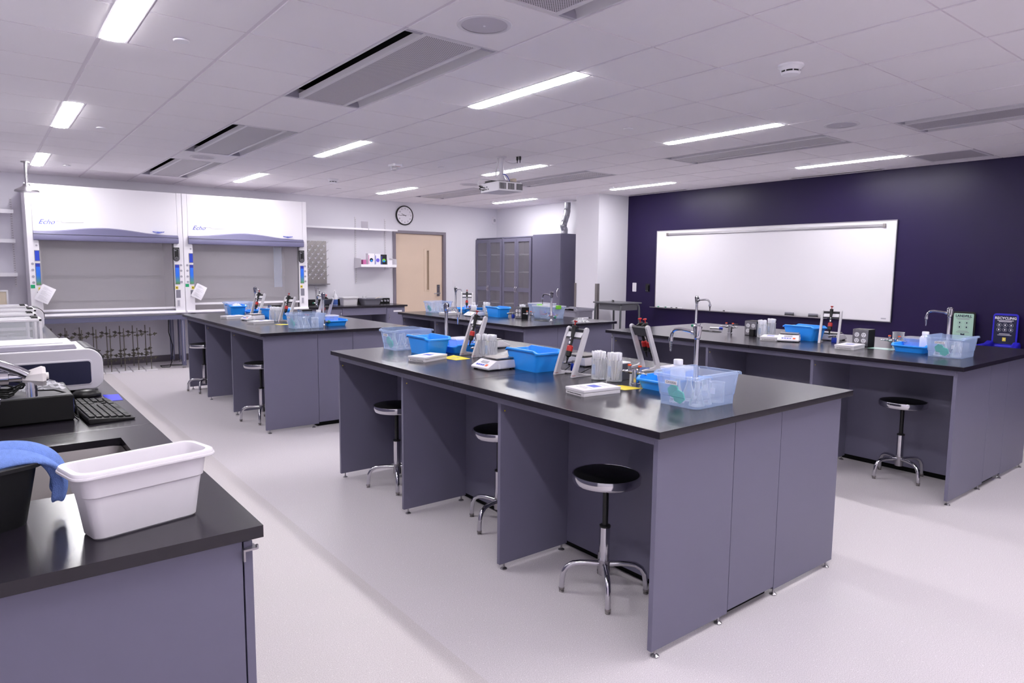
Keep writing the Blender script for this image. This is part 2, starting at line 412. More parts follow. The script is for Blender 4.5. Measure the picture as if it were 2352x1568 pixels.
# ---------------------------------------------------------------- ceiling fixtures
def make_light():
    r = thing('ceiling_light', 'x', 'light', group='recessed strip lights')
    MB().prism(rrect(.088, 1.2, .02, 5), 'z', -.006, 0).build('diffuser', 'lamp_glow', r, smooth=0)
    f = MB(); W, L, t = .075, .612, .012
    f.box(-W, -L, -.001, -W+t, L, .02).box(W-t, -L, -.001, W, L, .02).box(-W, -L, -.001, W, -L+.008, .02).box(-W, L-.008, -.001, W, L, .02).box(-W, -L, .012, W, L, .03)
    f.build('housing', 'white', r, bevel=.001)
    return r
LP = make_light()
rown = {-10: 'added unseen behind the viewer', -5: 'above the camera side', 0: 'nearest the viewer', 5: 'midway down the room', 10: 'nearest the back wall'}
coln = {0: 'over the left wall counter', 4: 'over the two left benches', 7: 'over the aisle between the bench rows', 11: 'beside the purple wall'}
for c, a, b in LCOLS:
    for r in LROWS:
        if (c == 11 and r[0] < 0) or (c == 7 and r[0] < -5): continue
        put(LP, ((a+b)/2, jy(r[0])+.615, ZC), 0, 'glowing white strip light %s, %s' % (coln[c], rown[r[0]]))
def make_beam():
    r = thing('chilled_beam', 'x', 'air diffuser', group='long perforated ceiling air units')
    W, L = .29, .91
    MB().box(-W-.012, -L-.01, 0, -W, L+.01, .07).box(W, -L-.01, 0, W+.012, L+.01, .07).box(-W, -L-.01, 0, W, -L, .07).box(-W, L, 0, W, L+.01, .07).build('housing', 'offwhite', r, smooth=0)
    MB().box(-W-.011, -L-.009, .0702, -W, L+.009, .2).box(W, -L-.009, .0702, W+.011, L+.009, .2).box(-W, -L-.009, .0702, W, -L, .2).box(-W, L, .0702, W, L+.009, .2).box(-W, -L, .19, W, L, .2).build('plenum', 'rubber', r, smooth=0)
    MB().box(-.168, -L+.01, .004, .168, L-.01, .012).build('perforated_grille', 'perforated', r, smooth=0)
    f = MB()
    for s in (-1, 1): f.prism([(s*.162, -.002), (s*.187, -.002), (s*.192, .03), (s*.185, .03), (s*.182, .006), (s*.162, .006)], 'y', -L+.005, L-.005)
    f.box(-.172, -L+.002, -.002, .172, -L+.02, .006).box(-.172, L-.02, -.002, .172, L-.002, .006).build('grille_frame', 'offwhite', r, smooth=0)
    for s in (-1, 1):
        poly = [(s*W, .0)] + [(s*(W-.06*(1-math.cos(t))), .07*math.sin(t)) for t in [PI/2*i/6 for i in range(1, 7)]]
        poly += [(p[0]+s*.006, p[1]+.004) for p in reversed(poly)]
        MB().prism(poly, 'y', -L+.002, L-.002).build('side_wing', 'offwhite', r)
    for s in (-1, 1):
        MB().prism([(-W, 0), (-.19, 0), (-.19, .07), (-W, .07)], 'y', s*(L-.03), s*(L-.004)).prism([(W, 0), (.19, 0), (.19, .07), (W, .07)], 'y', s*(L-.03), s*(L-.004)).build('end_cap', 'grey_light', r, smooth=0)
    MB().cyl((-.245, -L+.1, .06), (-.245, -L+.13, .06), .01).cyl((-.245, L-.1, .06), (-.245, L-.13, .06), .01).build('bracket', 'steel', r)
    return r
BP = make_beam()
for k, cn in ((2, 'left'), (9, 'right')):
    for j, rn in ((-4, 'cut by the top edge of the photo'), (0, 'nearest of those wholly in view'), (5, 'third from the viewer'), (9, 'nearest the back wall')):
        if k == 9 and j == -4: rn = 'at the right edge of the photo'
        put(BP, (kx(k)+.3066, jy(j)+.9225, ZC), 0, 'grey perforated ceiling air unit in the %s-hand row, %s' % (cn, rn))
def make_speaker():
    r = thing('ceiling_speaker', 'x', 'speaker', group='round ceiling speakers')
    MB().lathe([(.118, 0), (.14, 0), (.142, -.003), (.138, -.006), (.118, -.006)], n=48, cap0=False, cap1=False).build('rim', 'offwhite', r)
    MB().lathe([(.119, -.002), (.119, -.004), (.06, -.007), (0.001, -.008)], n=48, cap0=False).build('grille', 'speaker_grille', r)
    MB().cyl((0, 0, -.007), (0, 0, -.010), .006).build('badge', 'white', r)
    return r
SPK = make_speaker()
for x, y, l in ((2.115, 2.94, 'large round grey ceiling speaker at the near end of the left perforated unit'), (2.115, 8.46, 'round ceiling speaker between the two far left perforated units'),
                (5.85, 2.93, 'round ceiling speaker at the near end of the right-hand perforated unit'), (5.85, 8.5, 'round ceiling speaker seen just left of the projector')):
    put(SPK, (x, y, ZC), 0, l)
def make_cover():
    return tag(MB().lathe([(.0001, -.012), (.038, -.012), (.042, -.009), (.042, -.004), (.03, -.004), (.03, 0), (.0001, 0)], n=28).build('sprinkler_cover', 'white'), 'x', 'sprinkler cover', 'round sprinkler cover plates')
SP = make_cover()
for x, a in ((.96, 'left column'), (4.59, 'middle column'), (7.62, 'right column')):
    for y, b in ((4.2, 'nearest the viewer'), (7.28, 'midway down the room'), (10.33, 'nearest the back wall')):
        put(SP, (x, y, ZC), 0, 'small white round sprinkler cover in the %s, %s' % (a, b))
def make_smoke():
    r = thing('smoke_detector', 'x', 'smoke detector', group='smoke detectors')
    MB().lathe([(.075, 0), (.075, -.012), (.064, -.02), (.058, -.035)], n=32).build('base', 'white', r)
    MB().lathe([(.052, -.034), (.052, -.046)], n=32).build('vent_ring', 'black', r)
    f = MB().lathe([(.056, -.045), (.05, -.058), (.03, -.062), (.0001, -.063)], n=32, cap0=False)
    for i in range(8):
        a = PI/4*i; f.cyl((.055*math.cos(a), .055*math.sin(a), -.03), (.055*math.cos(a), .055*math.sin(a), -.048), .004, n=6)
    f.build('cap', 'white', r)
    return r
SM = make_smoke()
put(SM, (3.95, 2.31, ZC), 0, 'white smoke detector on the ceiling above the near bench, top right of the photo')
put(SM, (4.05, 9.3, ZC), 0, 'small white smoke detector on the ceiling toward the clock')
st = thing('fire_strobe', 'white ceiling fire alarm strobe with red FIRE lettering', 'fire alarm', (4.05, 7.46, ZC))
MB().prism(rrect(.13, .17, .03, 5), 'z', -.03, 0).build('base', 'white', st, bevel=.004)
MB().axlathe((0, .03, -.03), (0, 0, -1), [(.045, 0), (.04, .03), (.015, .04)]).build('lens', 'glass', st)
text('FIRE', .04, 'red', st, (0, -.055, -.031), '-z')
# return grille, access panel, slot diffusers
rg = thing('return_grille', 'square beige perforated return air grille beside the purple wall', 'air grille', (kx(12)+.3066, jy(-1)+.3075, ZC))
MB().box(-.29, -.29, .0, .29, .29, .006).build('grille', 'perforated', rg, smooth=0)
f = MB()
for a in ((-.3, -.3, .3, -.27), (-.3, .27, .3, .3), (-.3, -.3, -.27, .3), (.27, -.3, .3, .3)): f.box(a[0], a[1], -.004, a[2], a[3], .01)
f.build('frame', 'offwhite', rg)
for y, l in ((4.4, 'near'), (7.3, 'far')):
    r = thing('slot_diffuser', 'narrow linear slot air diffuser at the ceiling edge by the purple wall, %s one' % l, 'air diffuser', (8.68, y, ZC), 0, 'slot air diffusers')
    MB().box(-.035, -.6, -.004, .035, .6, 0).build('frame', 'offwhite', r)
    for s in (-.015, .015): MB().box(s-.005, -.58, -.006, s+.005, .58, -.004).build('slot', 'black', r)
# projector
pj = thing('projector', 'white projector hanging from the ceiling on a white pole mount', 'projector', (4.68, 6.17, 2.345), math.radians(-6))
b = MB().prism(rrect(.31, .40, .02, 3), 'z', 0, .1).build('body', 'plastic_white', pj, bevel=.004)
for a, c in ((-.19, -.115), (-.07, .02), (.05, .14)):
    s = MB()
    for i in range(8):
        x = -.14+ .0105*i + (a+.19)*.9; s.box(x, -.2035, .018, x+.005, -.2, .085)
    s.build('vent', 'grey_dark', b, smooth=0)
s = MB()
for i, (y, z, w_, h_) in enumerate(((.15, .06, .02, .012), (.11, .03, .03, .01), (.07, .03, .03, .01), (.1, .05, .02, .01), (.14, .025, .015, .008), (.02, .03, .02, .01), (.05, .055, .014, .014))):
    s.box(-.158, y-w_/2, z-h_/2, -.154, y+w_/2, z+h_/2)
s.build('socket_row', 'grey_dark', b)
MB().box(-.14, -.17, .1, .14, .15, .108).box(-.13, .0, .108, -.02, .14, .128).box(.0, -.05, .108, .06, .12, .13).build('top_electronics', 'grey_dark', pj)
MB().box(.08, -.13, .108, .12, -.05, .15).build('adapter', 'terra', pj)
MB().box(-.05, .02, .128, -.02, .05, .131).build('circuit_board', 'green', pj)
MB().lathe([(.0001, .385), (.06, .385), (.06, .393), (.0001, .393)], n=24).cyl((0, 0, .19), (0, 0, .39), .026).axlathe((0, 0, .11), (0, 0, 1), [(.055, 0), (.06, .03), (.03, .085), (.026, .1)]).build('mount', 'plastic_white', pj)
MB().tube(bez((-.03, .02, .38), (-.05, .03, .2), (-.05, .06, .2), (-.02, .04, .13)), .008).tube(bez((.02, 0, .385), (.06, -.02, .33), (.1, -.06, .31), (.14, -.1, .33)), .007).tube(bez((-.06, .1, .13), (-.16, .2, .2), (-.23, .23, .1), (-.16, .15, .06), 14), .007).build('cable', 'offwhite', pj)
MB().tube(bez((-.05, .02, .12), (-.04, 0, .23), (.05, -.05, .23), (.06, -.08, .12)), .004).build('blue_cable', 'blue_label', pj)
MB().tube(bez((-.155, .14, .06), (-.22, .17, .05), (-.21, .12, .02), (-.155, .1, .03)), .005).tube(bez((-.155, .11, .05), (-.23, .12, .06), (-.2, .19, .09), (-.155, .15, .07)), .005).build('black_cable', 'black', pj)
for i, (dx, dy) in enumerate(((.145, -.105), (.155, -.145))):
    MB().axlathe((dx, dy, .393), (0, 0, -1), [(.013, 0), (.013, .03), (.006, .045), (.004, .07)], 10).build('plug', 'black', pj)

# ---------------------------------------------------------------- wall items
clk = thing('wall_clock', 'round black-rimmed wall clock with white face above the door', 'clock', (6.5, Y1R, 2.49))
MB().axlathe((0, 0, 0), (0, -1, 0), [(.185, 0), (.188, .02), (.183, .035), (.168, .04), (.164, .03)], 48).build('rim', 'black', clk)
MB().axlathe((0, -.028, 0), (0, -1, 0), [(.166, 0), (.166, .003)], 48).build('face', 'paper', clk)
for i in range(12):
    a = PI/2-2*PI*(i+1)/12; text(str(i+1), .042, 'ink', clk, (.13*math.cos(a), -.0325, .13*math.sin(a)), '-y', 'numeral')
def hand(n, ang, L, w_, m='ink'):
    a = PI/2-math.radians(ang); dx, dz = math.cos(a), math.sin(a); nx, nz = -dz*w_, dx*w_
    MB().prism([(-dx*.03+nx, -dz*.03+nz), (-dx*.03-nx, -dz*.03-nz), (dx*L-nx, dz*L-nz), (dx*L+nx, dz*L+nz)], 'y', -.036, -.034).build(n, m, clk, smooth=0)
hand('hour_hand', 292, .075, .004); hand('minute_hand', 268, .115, .003); hand('second_hand', 80, .12, .001, 'ink_grey')
sens = thing('motion_sensor', 'small white motion sensor in the ceiling corner right of the clock', 'sensor', (8.63, Y1R, 2.5))
MB().prism(rrect(.07, .15, .02, 4), 'y', -.05, 0).build('body', 'plastic_white', sens, bevel=.005)
MB().prism(rrect(.05, .06, .02, 4), 'y', -.056, -.05).build('lens', 'grey_light', sens)
def plate(n, label, loc, face, w_=.075, h_=.12, m='plastic_white', rocker=True, cat='light switch'):
    r = thing(n, label, cat, loc); q = rrect(w_, h_, .008, 3)
    if face == '-y': MB().prism(q, 'y', -.007, 0).build('plate', m, r, bevel=.001); rocker and MB().box(-.018, -.012, -.035, .018, -.007, .035).build('rocker', m, r, bevel=.001)
    else: MB().prism(q, 'x', -.007, 0).build('plate', m, r, bevel=.001); rocker and MB().box(-.012, -.018, -.035, -.007, .018, .035).build('rocker', m, r, bevel=.001)
    return r
plate('light_switch', 'white light switch plate on the white wall right of the door', (7.64, Y1R, 1.19), '-y')
r = plate('control_panel', 'white wall control panel on the purple wall left of the whiteboard', (8.83, 7.84, 1.2), '-x', .085, .15, rocker=False, cat='wall control')
MB().box(-.011, -.012, -.05, -.007, .012, .05).build('button_strip', 'offwhite', r, bevel=.001)
r = plate('wall_socket', 'black wall socket plate between the switch and the whiteboard', (8.83, 7.545, 1.195), '-x', .085, .14, 'black', rocker=False, cat='wall socket')
MB().box(-.03, -.03, -.055, -.007, .03, .045).build('module', 'black', r, bevel=.004); MB().box(-.032, -.02, -.05, -.03, -.012, -.042).box(-.032, .012, -.05, -.03, .02, -.042).build('screw', 'steel', r)
r = thing('wall_socket', 'white wall socket with a black plug under the left fume hood', 'wall socket', (1.1, Y1R, .5))
MB().prism(rrect(.11, .12, .01, 3), 'y', -.007, 0).build('plate', 'offwhite', r, bevel=.001)
MB().box(.0, -.035, -.04, .03, -.007, -.01).tube(bez((.015, -.035, -.03), (.015, -.1, -.1), (.03, -.05, -.3), (.05, -.06, -.49), 12), .005).build('plug', 'black', r)

# whiteboard
wb = thing('whiteboard', 'wide white whiteboard mounted on the purple wall', 'whiteboard', (8.83, 5.51, .885))
MB().box(-.022, -1.855, 0, -.004, 0, 1.24).box(-.022, .0, 0, -.004, 1.855, 1.24).build('board', 'plastic_white', wb, smooth=0)
f = MB().box(-.026, -1.86, -.004, 0, -1.85, 1.245).box(-.026, 1.85, -.004, 0, 1.86, 1.245).box(-.026, -1.86, 1.235, 0, 1.86, 1.247).box(-.026, -1.86, -.006, 0, 1.86, .004)
f.build('frame', 'steel', wb)
MB().box(-.036, -1.7, 1.165, -.022, 1.62, 1.2).box(-.044, -1.7, 1.172, -.036, 1.62, 1.178).build('map_rail', 'steel', wb, bevel=.002)
MB().box(-.05, -1.73, 1.16, -.02, -1.70, 1.205).box(-.05, 1.62, 1.16, -.02, 1.65, 1.205).build('rail_end_cap', 'steel_dull', wb, bevel=.003)
MB().prism([(-.026, -.006), (-.1, -.006), (-.105, .008), (-.1, .003), (-.026, .003)], 'y', -1.1, 1.9).build('pen_tray', 'steel', wb)
MB().box(-.0235, -1.8, .03, -.0225, -1.74, .045).build('maker_label', 'grey_light', wb)
def eraser(y, l):
    r = thing('board_eraser', l, 'eraser', (8.78, y, .8885)); MB().box(-.02, -.06, 0, .02, .06, .018).build('felt', 'grey_dark', r, bevel=.002)
    MB().box(-.02, -.062, .018, .02, .062, .045).build('grip', 'grey_mid', r, bevel=.008); r['group'] = 'erasers on the whiteboard tray'
eraser(4.97, 'grey felt board eraser on the tray, left one'); eraser(4.63, 'grey felt board eraser on the tray, right one')
def marker(n, loc, rz, l, capm, bodym='white', g=None):
    r = thing(n, l, 'marker', loc, rz, g); MB().cyl((-.06, 0, .008), (.03, 0, .008), .008, n=12).build('barrel', bodym, r)
    MB().cyl((.03, 0, .008), (.065, 0, .008), .0087, n=12).build('cap', capm, r); return r
for y, cm, l in ((7.2, 'green', 'green-capped marker at the left end of the whiteboard tray'), (7.05, 'teal_knob', 'dark green-capped marker second from the left on the tray'), (6.93, 'grey_mid', 'grey-capped marker third from the left on the tray'),
                 (6.83, 'black', 'black-capped marker fourth from the left on the tray'), (5.95, 'black', 'black-capped marker alone near the middle of the tray'), (4.42, 'black', 'black-capped marker right of the erasers on the tray')):
    marker('marker', (8.76, y, .8885), PI/2, l, cm, g='markers on the whiteboard tray')

# tall cabinets
def make_glass_cabinet():
    r = thing('glass_door_cabinet', 'x', 'cabinet', group='tall grey glass-door cabinets')
    D, W, Hc = .53, .895, 2.11; t = .02
    MB().box(0, 0, 0, D, t, Hc).box(0, W-t, 0, D, W, Hc).box(0, 0, Hc-t, D, W, Hc).box(0, 0, 0, D, W, .1).box(D-t, 0, 0, D, W, Hc).build('carcass', 'cabinet_grey', r, smooth=0)
    for z in (.45, .8, 1.07, 1.42, 1.76): MB().box(.03, t, z, D-t, W-t, z+.018).build('shelf', 'grey_light', r, smooth=0)
    for s in (0, 1):
        y0 = .004 if s == 0 else W/2+.002; y1 = W/2-.002 if s == 0 else W-.004; a = .06
        fr = MB()
        for (ya, za, yb, zb) in ((y0, .11, y0+a, Hc-.03), (y1-a, .11, y1, Hc-.03), (y0+a, .11, y1-a, .19), (y0+a, 1.05, y1-a, 1.13), (y0+a, Hc-.1, y1-a, Hc-.03)): fr.box(-.02, ya, za, 0, yb, zb)
        dd = fr.build('door', 'cabinet_grey', r, smooth=0)
        for za, zb in ((.19, 1.05), (1.13, Hc-.1)): MB().box(-.012, y0+a, za, -.008, y1-a, zb).build('glass_pane', 'glass_dark', dd, smooth=0)
        yy = y1-.02 if s == 0 else y0+.02
        MB().tube(bez((-.02, yy, 1.04), (-.055, yy, 1.06), (-.055, yy, 1.13), (-.02, yy, 1.15)), .006).build('handle', 'chrome', dd)
    return r
gc = make_glass_cabinet()
put(gc, (8.19, 10.735, 0), 0, 'tall grey glass-door cabinet in the far corner, left one')
put(gc, (8.19, 9.825, 0), 0, 'tall grey glass-door cabinet between the corner one and the solid cabinet')
r = thing('storage_cabinet', 'tall solid grey cabinet with a silver duct rising from its top', 'cabinet', (8.17, 8.98, 0))
MB().box(0, 0, 0, .545, .8, 2.125).build('carcass', 'cabinet_grey', r, bevel=.003)
dd = MB().box(-.02, .01, .11, 0, .79, 2.105).build('door', 'cabinet_grey', r, bevel=.002)
MB().tube(bez((-.02, .06, 1.0), (-.06, .06, 1.02), (-.06, .06, 1.12), (-.02, .06, 1.14)), .007).build('handle', 'chrome', dd)
q = thing('exhaust_duct', 'silver flexible foil duct rising from the solid cabinet to the ceiling', 'duct', (8.5, 9.28, 2.125))
pts = [(.0, 0, 0), (.01, 0, .08), (-.02, .01, .15), (-.0, .0, .23), (.0, -.03, .3), (.01, -.05, .38), (.02, -.05, .46), (.02, -.05, .60)]
dm = MB(); fine = []
for i in range(len(pts)-1):
    for t in range(6): fine.append(tuple(Vector(pts[i]).lerp(Vector(pts[i+1]), t/6)))
dm.tube(fine, [.058+.003*(i % 2)+.002*math.sin(i) for i in range(len(fine))], 18).build('flexible_hose', 'galv', q)
for i in (0, 14, 27): MB().torus(fine[i], .062, .004, 20, 6).build('clamp_band', 'steel_dull', q)

# standing desk
r = thing('standing_desk', 'tall narrow grey student desk on metal legs in front of the pillar', 'desk', (8.13, 7.58, 0))
MB().prism(rrect(.52, .62, .03, 4), 'z', .955, .975).build('desk_top', 'desk_grey', r, bevel=.004)
MB().box(-.19, -.26, .85, .2, .22, .95).build('storage_box', 'desk_grey', r, bevel=.006)
for sx, sy in ((-1, -1), (-1, 1), (1, -1), (1, 1)):
    MB().tube(bez((sx*.15, sy*.24, .95), (sx*.21, sy*.275, .95), (sx*.215, sy*.28, .93), (sx*.22, sy*.28, .8), 6)+[(sx*.235, sy*.285, .015)], .016, 10).lathe([(.02, 0), (.02, .02), (.014, .025)], (sx*.235, sy*.285, 0), 12).build('leg', 'desk_leg', r)
MB().cyl((-.23, -.283, .42), (-.23, .283, .42), .012).cyl((.23, -.283, .42), (.23, .283, .42), .012).cyl((-.23, .283, .42), (.23, .283, .42), .012).build('stretcher', 'desk_leg', r)
MB().cyl((-.235, -.285, .08), (.235, -.285, .08), .014).cyl((-.235, .285, .08), (.235, .285, .08), .014).build('foot_rail', 'desk_leg', r)
r = thing('tape_dispenser', 'small black stapler lying on the tall student desk', 'stapler', (8.07, 7.62, .975), .9)
MB().box(-.07, -.015, 0, .07, .015, .008).build('base', 'black', r, bevel=.003)
MB().prism([(-.07, .012), (.06, .022), (.065, .03), (-.07, .03)], 'y', -.012, .012).build('arm', 'black', r, bevel=.003)
r.name = 'stapler'
# utility cart behind rear bench
r = thing('utility_cart', 'grey moulded plastic utility cart behind the rear bench by the pillar', 'cart', (7.12, 7.50, 0))
for z, n in ((.78, 'top_tray'), (.3, 'lower_tray')):
    m = MB(); tubshell(m, .34, .42, .40, .50, .13, t=.006, rim=.02, lip=.03, r=.05); m.M = Matrix()
    o = m.build(n, 'grey_plastic', r); o.location = (0, 0, z)
MB().prism([(-.24, .9), (-.2, .94), (-.08, .94), (-.05, .91), (.05, .91), (.08, .94), (.2, .94), (.24, .9), (.24, .87), (-.24, .87)], 'x', -.20, -.17).build('handle', 'grey_plastic', r, bevel=.012, seg=3)
for sx in (-1, 1):
    for sy in (-1, 1):
        MB().prism(rrect(.05, .05, .012, 3, sx*.15, sy*.18), 'z', .1, .83).build('corner_post', 'grey_plastic', r)
        MB().cyl((sx*.15-.012, sy*.18, .05), (sx*.15+.012, sy*.18, .05), .05).build('wheel', 'black', r); MB().box(sx*.15-.02, sy*.18-.01, .05, sx*.15+.02, sy*.18+.01, .1).build('caster_fork', 'steel', r)
# waste bins
def bin_(x, y, fm, sm, title, tm, label):
    r = thing('waste_bin', label, 'bin', (x, y, 0), 0, 'waste bins by the purple wall')
    m = MB(); tubshell(m, .34, .22, .46, .3, .66, t=.005, rim=.012, lip=.02, r=.03); m.build('body', 'grey_mid' if fm == 'black' else 'bin_blue', r)
    l = MB()
    l.prism([(-.24, .66), (-.25, .69), (-.2, .72), (-.1, .735), (.1, .735), (.2, .76), (.24, .73), (.24, .66)], 'y', .09, .155).prism([(-.24, .66), (-.25, .69), (-.2, .72), (-.1, .71), (.1, .71), (.2, .76), (.24, .73), (.24, .66)], 'y', -.155, -.09).box(-.25, -.155, .66, -.2, .155, .7).box(.19, -.155, .66, .24, .155, .72)
    l.build('lid', fm, r, bevel=.012, seg=3)
    b = MB(); b.prism(rrect(.235, .36, .03, 5, 0, .88), 'x', .222, .24); b.build('sign_board', fm, r, bevel=.004)
    s = MB().prism(rrect(.2, .31, .012, 4, 0, .885), 'x', .218, .2225).build('sign', sm, r)
    text(title, .037, tm, s, (.2175, 0, 1.01), '-x', bold=.0012)
    for dz, n_, sz in ((.985, 34, .012), (.973, 26, .012)): MB().prism(rrect(.15 if dz > .98 else .12, .006, .002, 2, 0, dz), 'x', .2172, .218).build('text_line', tm if title != 'LANDFILL' else 'ink_grey', s)
    cols = (-.035, .035) if title == 'LANDFILL' else (-.055, 0, .055)
    for zz in (.935, .885):
        for yy in cols:
            MB().torus((.2175, yy, zz), .02, .0008, 24, 5, 'x').build('icon_ring', tm if title != 'LANDFILL' else 'ink_grey', s)
            MB().prism(rrect(.012, .018, .003, 2, yy, zz), 'x', .2170, .218).build('icon', tm, s)
    MB().prism(rrect(.1, .005, .002, 2, 0, .84), 'x', .2172, .218).prism(rrect(.13, .005, .002, 2, 0, .826), 'x', .2172, .218).build('text_line', tm if title != 'LANDFILL' else 'ink_grey', s)
    if title == 'LANDFILL': MB().prism([(-.02, .795), (.02, .795), (.02, .815), (0, .808), (-.02, .815)], 'x', .2172, .218).build('bow_tie_icon', tm, s)
    else: MB().prism([(-.016, .76), (.016, .76), (.016, .8), (-.016, .8)], 'x', .2172, .218).build('badge_icon', 'yellow', s); MB().torus((.2168, 0, .783), .006, .0015, 12, 5, 'x').build('badge_ring', 'white', s)
bin_(8.53, 2.85, 'black', 'sign_green', 'LANDFILL', 'sign_navy', 'black-framed pale green LANDFILL waste bin against the purple wall')
bin_(8.53, 2.45, 'bin_blue', 'sign_navy', 'RECYCLING', 'white', 'bright blue RECYCLING bin with navy sign against the purple wall')

# ================================================================== LAB BENCHES
TOP = .914
def foot(parent, x, y):
    return MB().lathe([(.0001, 0), (.017, 0), (.017, .004), (.009, .009), (.005, .011), (.005, .034), (.0001, .034)], (x, y, 0), 12).build('leveling_foot', 'steel', parent)
def bench(label, x0, x1, y0, ys, s1, s2, xe, yend, seam):
    r = thing('lab_bench', label, 'lab bench', (x0, y0, 0), 0, 'island lab benches')
    W, L = x1-x0, yend-y0; p = .045
    tp = MB()
    for a, b in ((0, seam-.0008), (seam+.0008, L)): tp.box(0, a, .886, W, b, TOP)
    tp.build('worktop', 'epoxy', r, bevel=.0022)
    MB().box(p-.002, .06, .848, p+.018, L-.06, .8855).build('apron_rail', 'bench_grey', r, bevel=.001)
    MB().box(xe-.018, .06, .848, xe+.002, L-.06, .8855).build('apron_rail', 'bench_grey', r, bevel=.001)
    for k, y in enumerate((ys[0]-y0, ys[-1]-y0)):
        a, b = (y-.022, y) if k == 0 else (y, y+.022)
        for u, v, z in ((p, s1-.0015, .032), (s1+.0015, s2-.0015, .045), (s2+.0015, xe, .032)):
            MB().box(u, a, z, v, b, .8855).build('end_panel', 'bench_grey', r, bevel=.0012)
        for u in (p+.035, s1-.05, s2+.02, xe-.04): foot(r, u, (a+b)/2)
    for y in ys[1:-1]:
        yy = y-y0
        for u, v in ((p, s1-.04), (s2+.04, xe)):
            MB().box(u, yy, .032, v, yy+.022, .848 if True else 0).build('divider_panel', 'bench_grey', r, bevel=.0012); foot(r, u+.035 if u == p else v-.035, yy+.011); foot(r, v-.03 if u == p else u+.03, yy+.011)
            xx = u+.025 if u == p else v-.025
            MB().cyl((xx, yy-.0015, .81), (xx, yy, .81), .004, n=8).build('bolt', 'yellow', r)
    yy = ys[-1]-y0
    for u in (p+.025, xe-.025): MB().cyl((u, yy-.0015, .81), (u, yy, .81), .004, n=8).build('bolt', 'yellow', r)
    for u in (s1-.04, s2+.02): MB().box(u, ys[0]-y0, .045, u+.02, ys[-1]-y0, .8855).build('back_panel', 'bench_grey', r, bevel=.001)
    MB().box(s1, ys[0]-y0+.02, .0, s2, ys[-1]-y0-.02, .045).build('plinth', 'rubber', r, smooth=0)
    return r
bench('long black-topped grey lab bench in the foreground, nearest the viewer', 1.91, 3.385, 1.555, [1.62, 2.568, 3.533, 4.44], .54, .90, 1.445, 4.485, 1.36)
bench('black-topped grey lab bench at the right along the whiteboard wall', 4.775, 6.36, 1.53, [1.60, 2.517, 3.441, 4.52], .66, 1.02, 1.54, 4.60, 1.5)
bench('black-topped grey lab bench at the left in front of the fume hoods', 1.905, 3.38, 5.97, [6.05, 7.003, 7.98, 8.80], .54, .89, 1.445, 8.86, 1.4)
bench('black-topped grey lab bench at the back between the door and the pillar', 4.32, 5.68, 5.29, [5.36, 6.217, 7.068, 7.88], .50, .84, 1.33, 7.93, 1.3)

def make_cup():
    r = thing('cup_sink', 'x', 'sink', group='oval black cup sinks')
    m = MB(); o = [(math.cos(2*PI*i/28), math.sin(2*PI*i/28)) for i in range(28)]
    L = lambda a, b, z: [(a*c, b*s, z) for c, s in o]
    m.loops([L(.055, .12, 0), L(.055, .12, .003), L(.045, .108, .005), L(.043, .105, .001)], True, True)
    m.build('rim', 'black_soft', r); MB().cyl((0, 0, .0012), (0, 0, .003), .018).build('strainer', 'steel', r); return r
CUP = make_cup()
def make_faucet(handle=True):
    r = thing('lab_faucet', 'x', 'faucet', group='chrome gooseneck lab faucets')
    MB().lathe([(.0001, 0), (.028, 0), (.028, .006), (.016, .012), (.0125, .02), (.0115, .24), (.0115, .285)], n=20).build('post', 'chrome', r)
    m = MB(); n = 24
    pf = [(.012, .262), (.015, .266), (.015, .276), (.017, .28), (.020, .305), (.0215, .312), (.0215, .324), (.017, .328), (.014, .331), (.014, .336), (.0001, .337)]
    m.loops([[(rr*(1-(.1 if .279 < z < .32 and i % 2 else 0))*math.cos(2*PI*i/n), rr*(1-(.1 if .279 < z < .32 and i % 2 else 0))*math.sin(2*PI*i/n), z) for i in range(n)] for rr, z in pf]).build('vacuum_breaker', 'chrome', r)
    MB().tube([(0, 0, .290), (0, -.04, .297), (0, -.09, .302)]+bez((0, -.09, .302), (0, -.135, .304), (0, -.15, .292), (0, -.153, .255), 8)[1:], .008, 10).cyl((0, -.012, .291), (0, -.03, .294), .011).build('spout', 'chrome', r)
    n = [(.012, 0), (.012, .018), (.009, .02)]
    for i in range(6): n += [(.0085-.0006*i, .022+i*.008), (.0062-.0005*i, .029+i*.008)]
    s = MB().axlathe((0, -.153, .258), (0, 0, -1), n, 14).build('serrated_nozzle', 'chrome', r)
    if handle:
        MB().axlathe((0, 0, .045), (-1, 0, 0), [(.008, 0), (.008, .03), (.012, .032), (.012, .04)], 12).axlathe((0, 0, .05), (0, 0, -1), [(.018, -.015), (.018, .02)], 14).build('valve', 'chrome', r)
        MB().axlathe((-.04, 0, .045), (-1, 0, 0), [(.008, 0), (.015, .008), (.016, .02), (.011, .026)], 6).build('green_knob', 'teal_knob', r, smooth=0)
    return r
FA = make_faucet()
def make_gas():
    r = thing('gas_turret', 'x', 'gas tap', group='double chrome gas taps')
    MB().lathe([(.0001, 0), (.024, 0), (.024, .004), (.02, .007), (.02, .075), (.016, .08), (.0001, .08)], n=20).build('column', 'chrome', r)
    for s in (-1, 1):
        t = MB().axlathe((0, s*.012, .062), (-.3, s, 0), [(.01, 0), (.013, .012), (.013, .03), (.009, .034), (.007, .05), (.009, .053), (.005, .057), (.007, .062), (.004, .07), (.006, .075), (.003, .085)], 12)
        o = t.build('nozzle', 'chrome', r)
        v = MB().cyl((-.01, s*.035, .065), (-.01, s*.035, .092), .009, n=12).prism([(-.018, s*.035-.007), (.03, s*.06-.005), (.034, s*.06+.004), (-.012, s*.035+.009)], 'z', .084, .092)
        v.build('lever', 'steel', r); MB().cyl((-.01, s*.035, .092), (-.01, s*.035, .1), .0095, n=12).build('orange_button', 'orange', r)
    return r
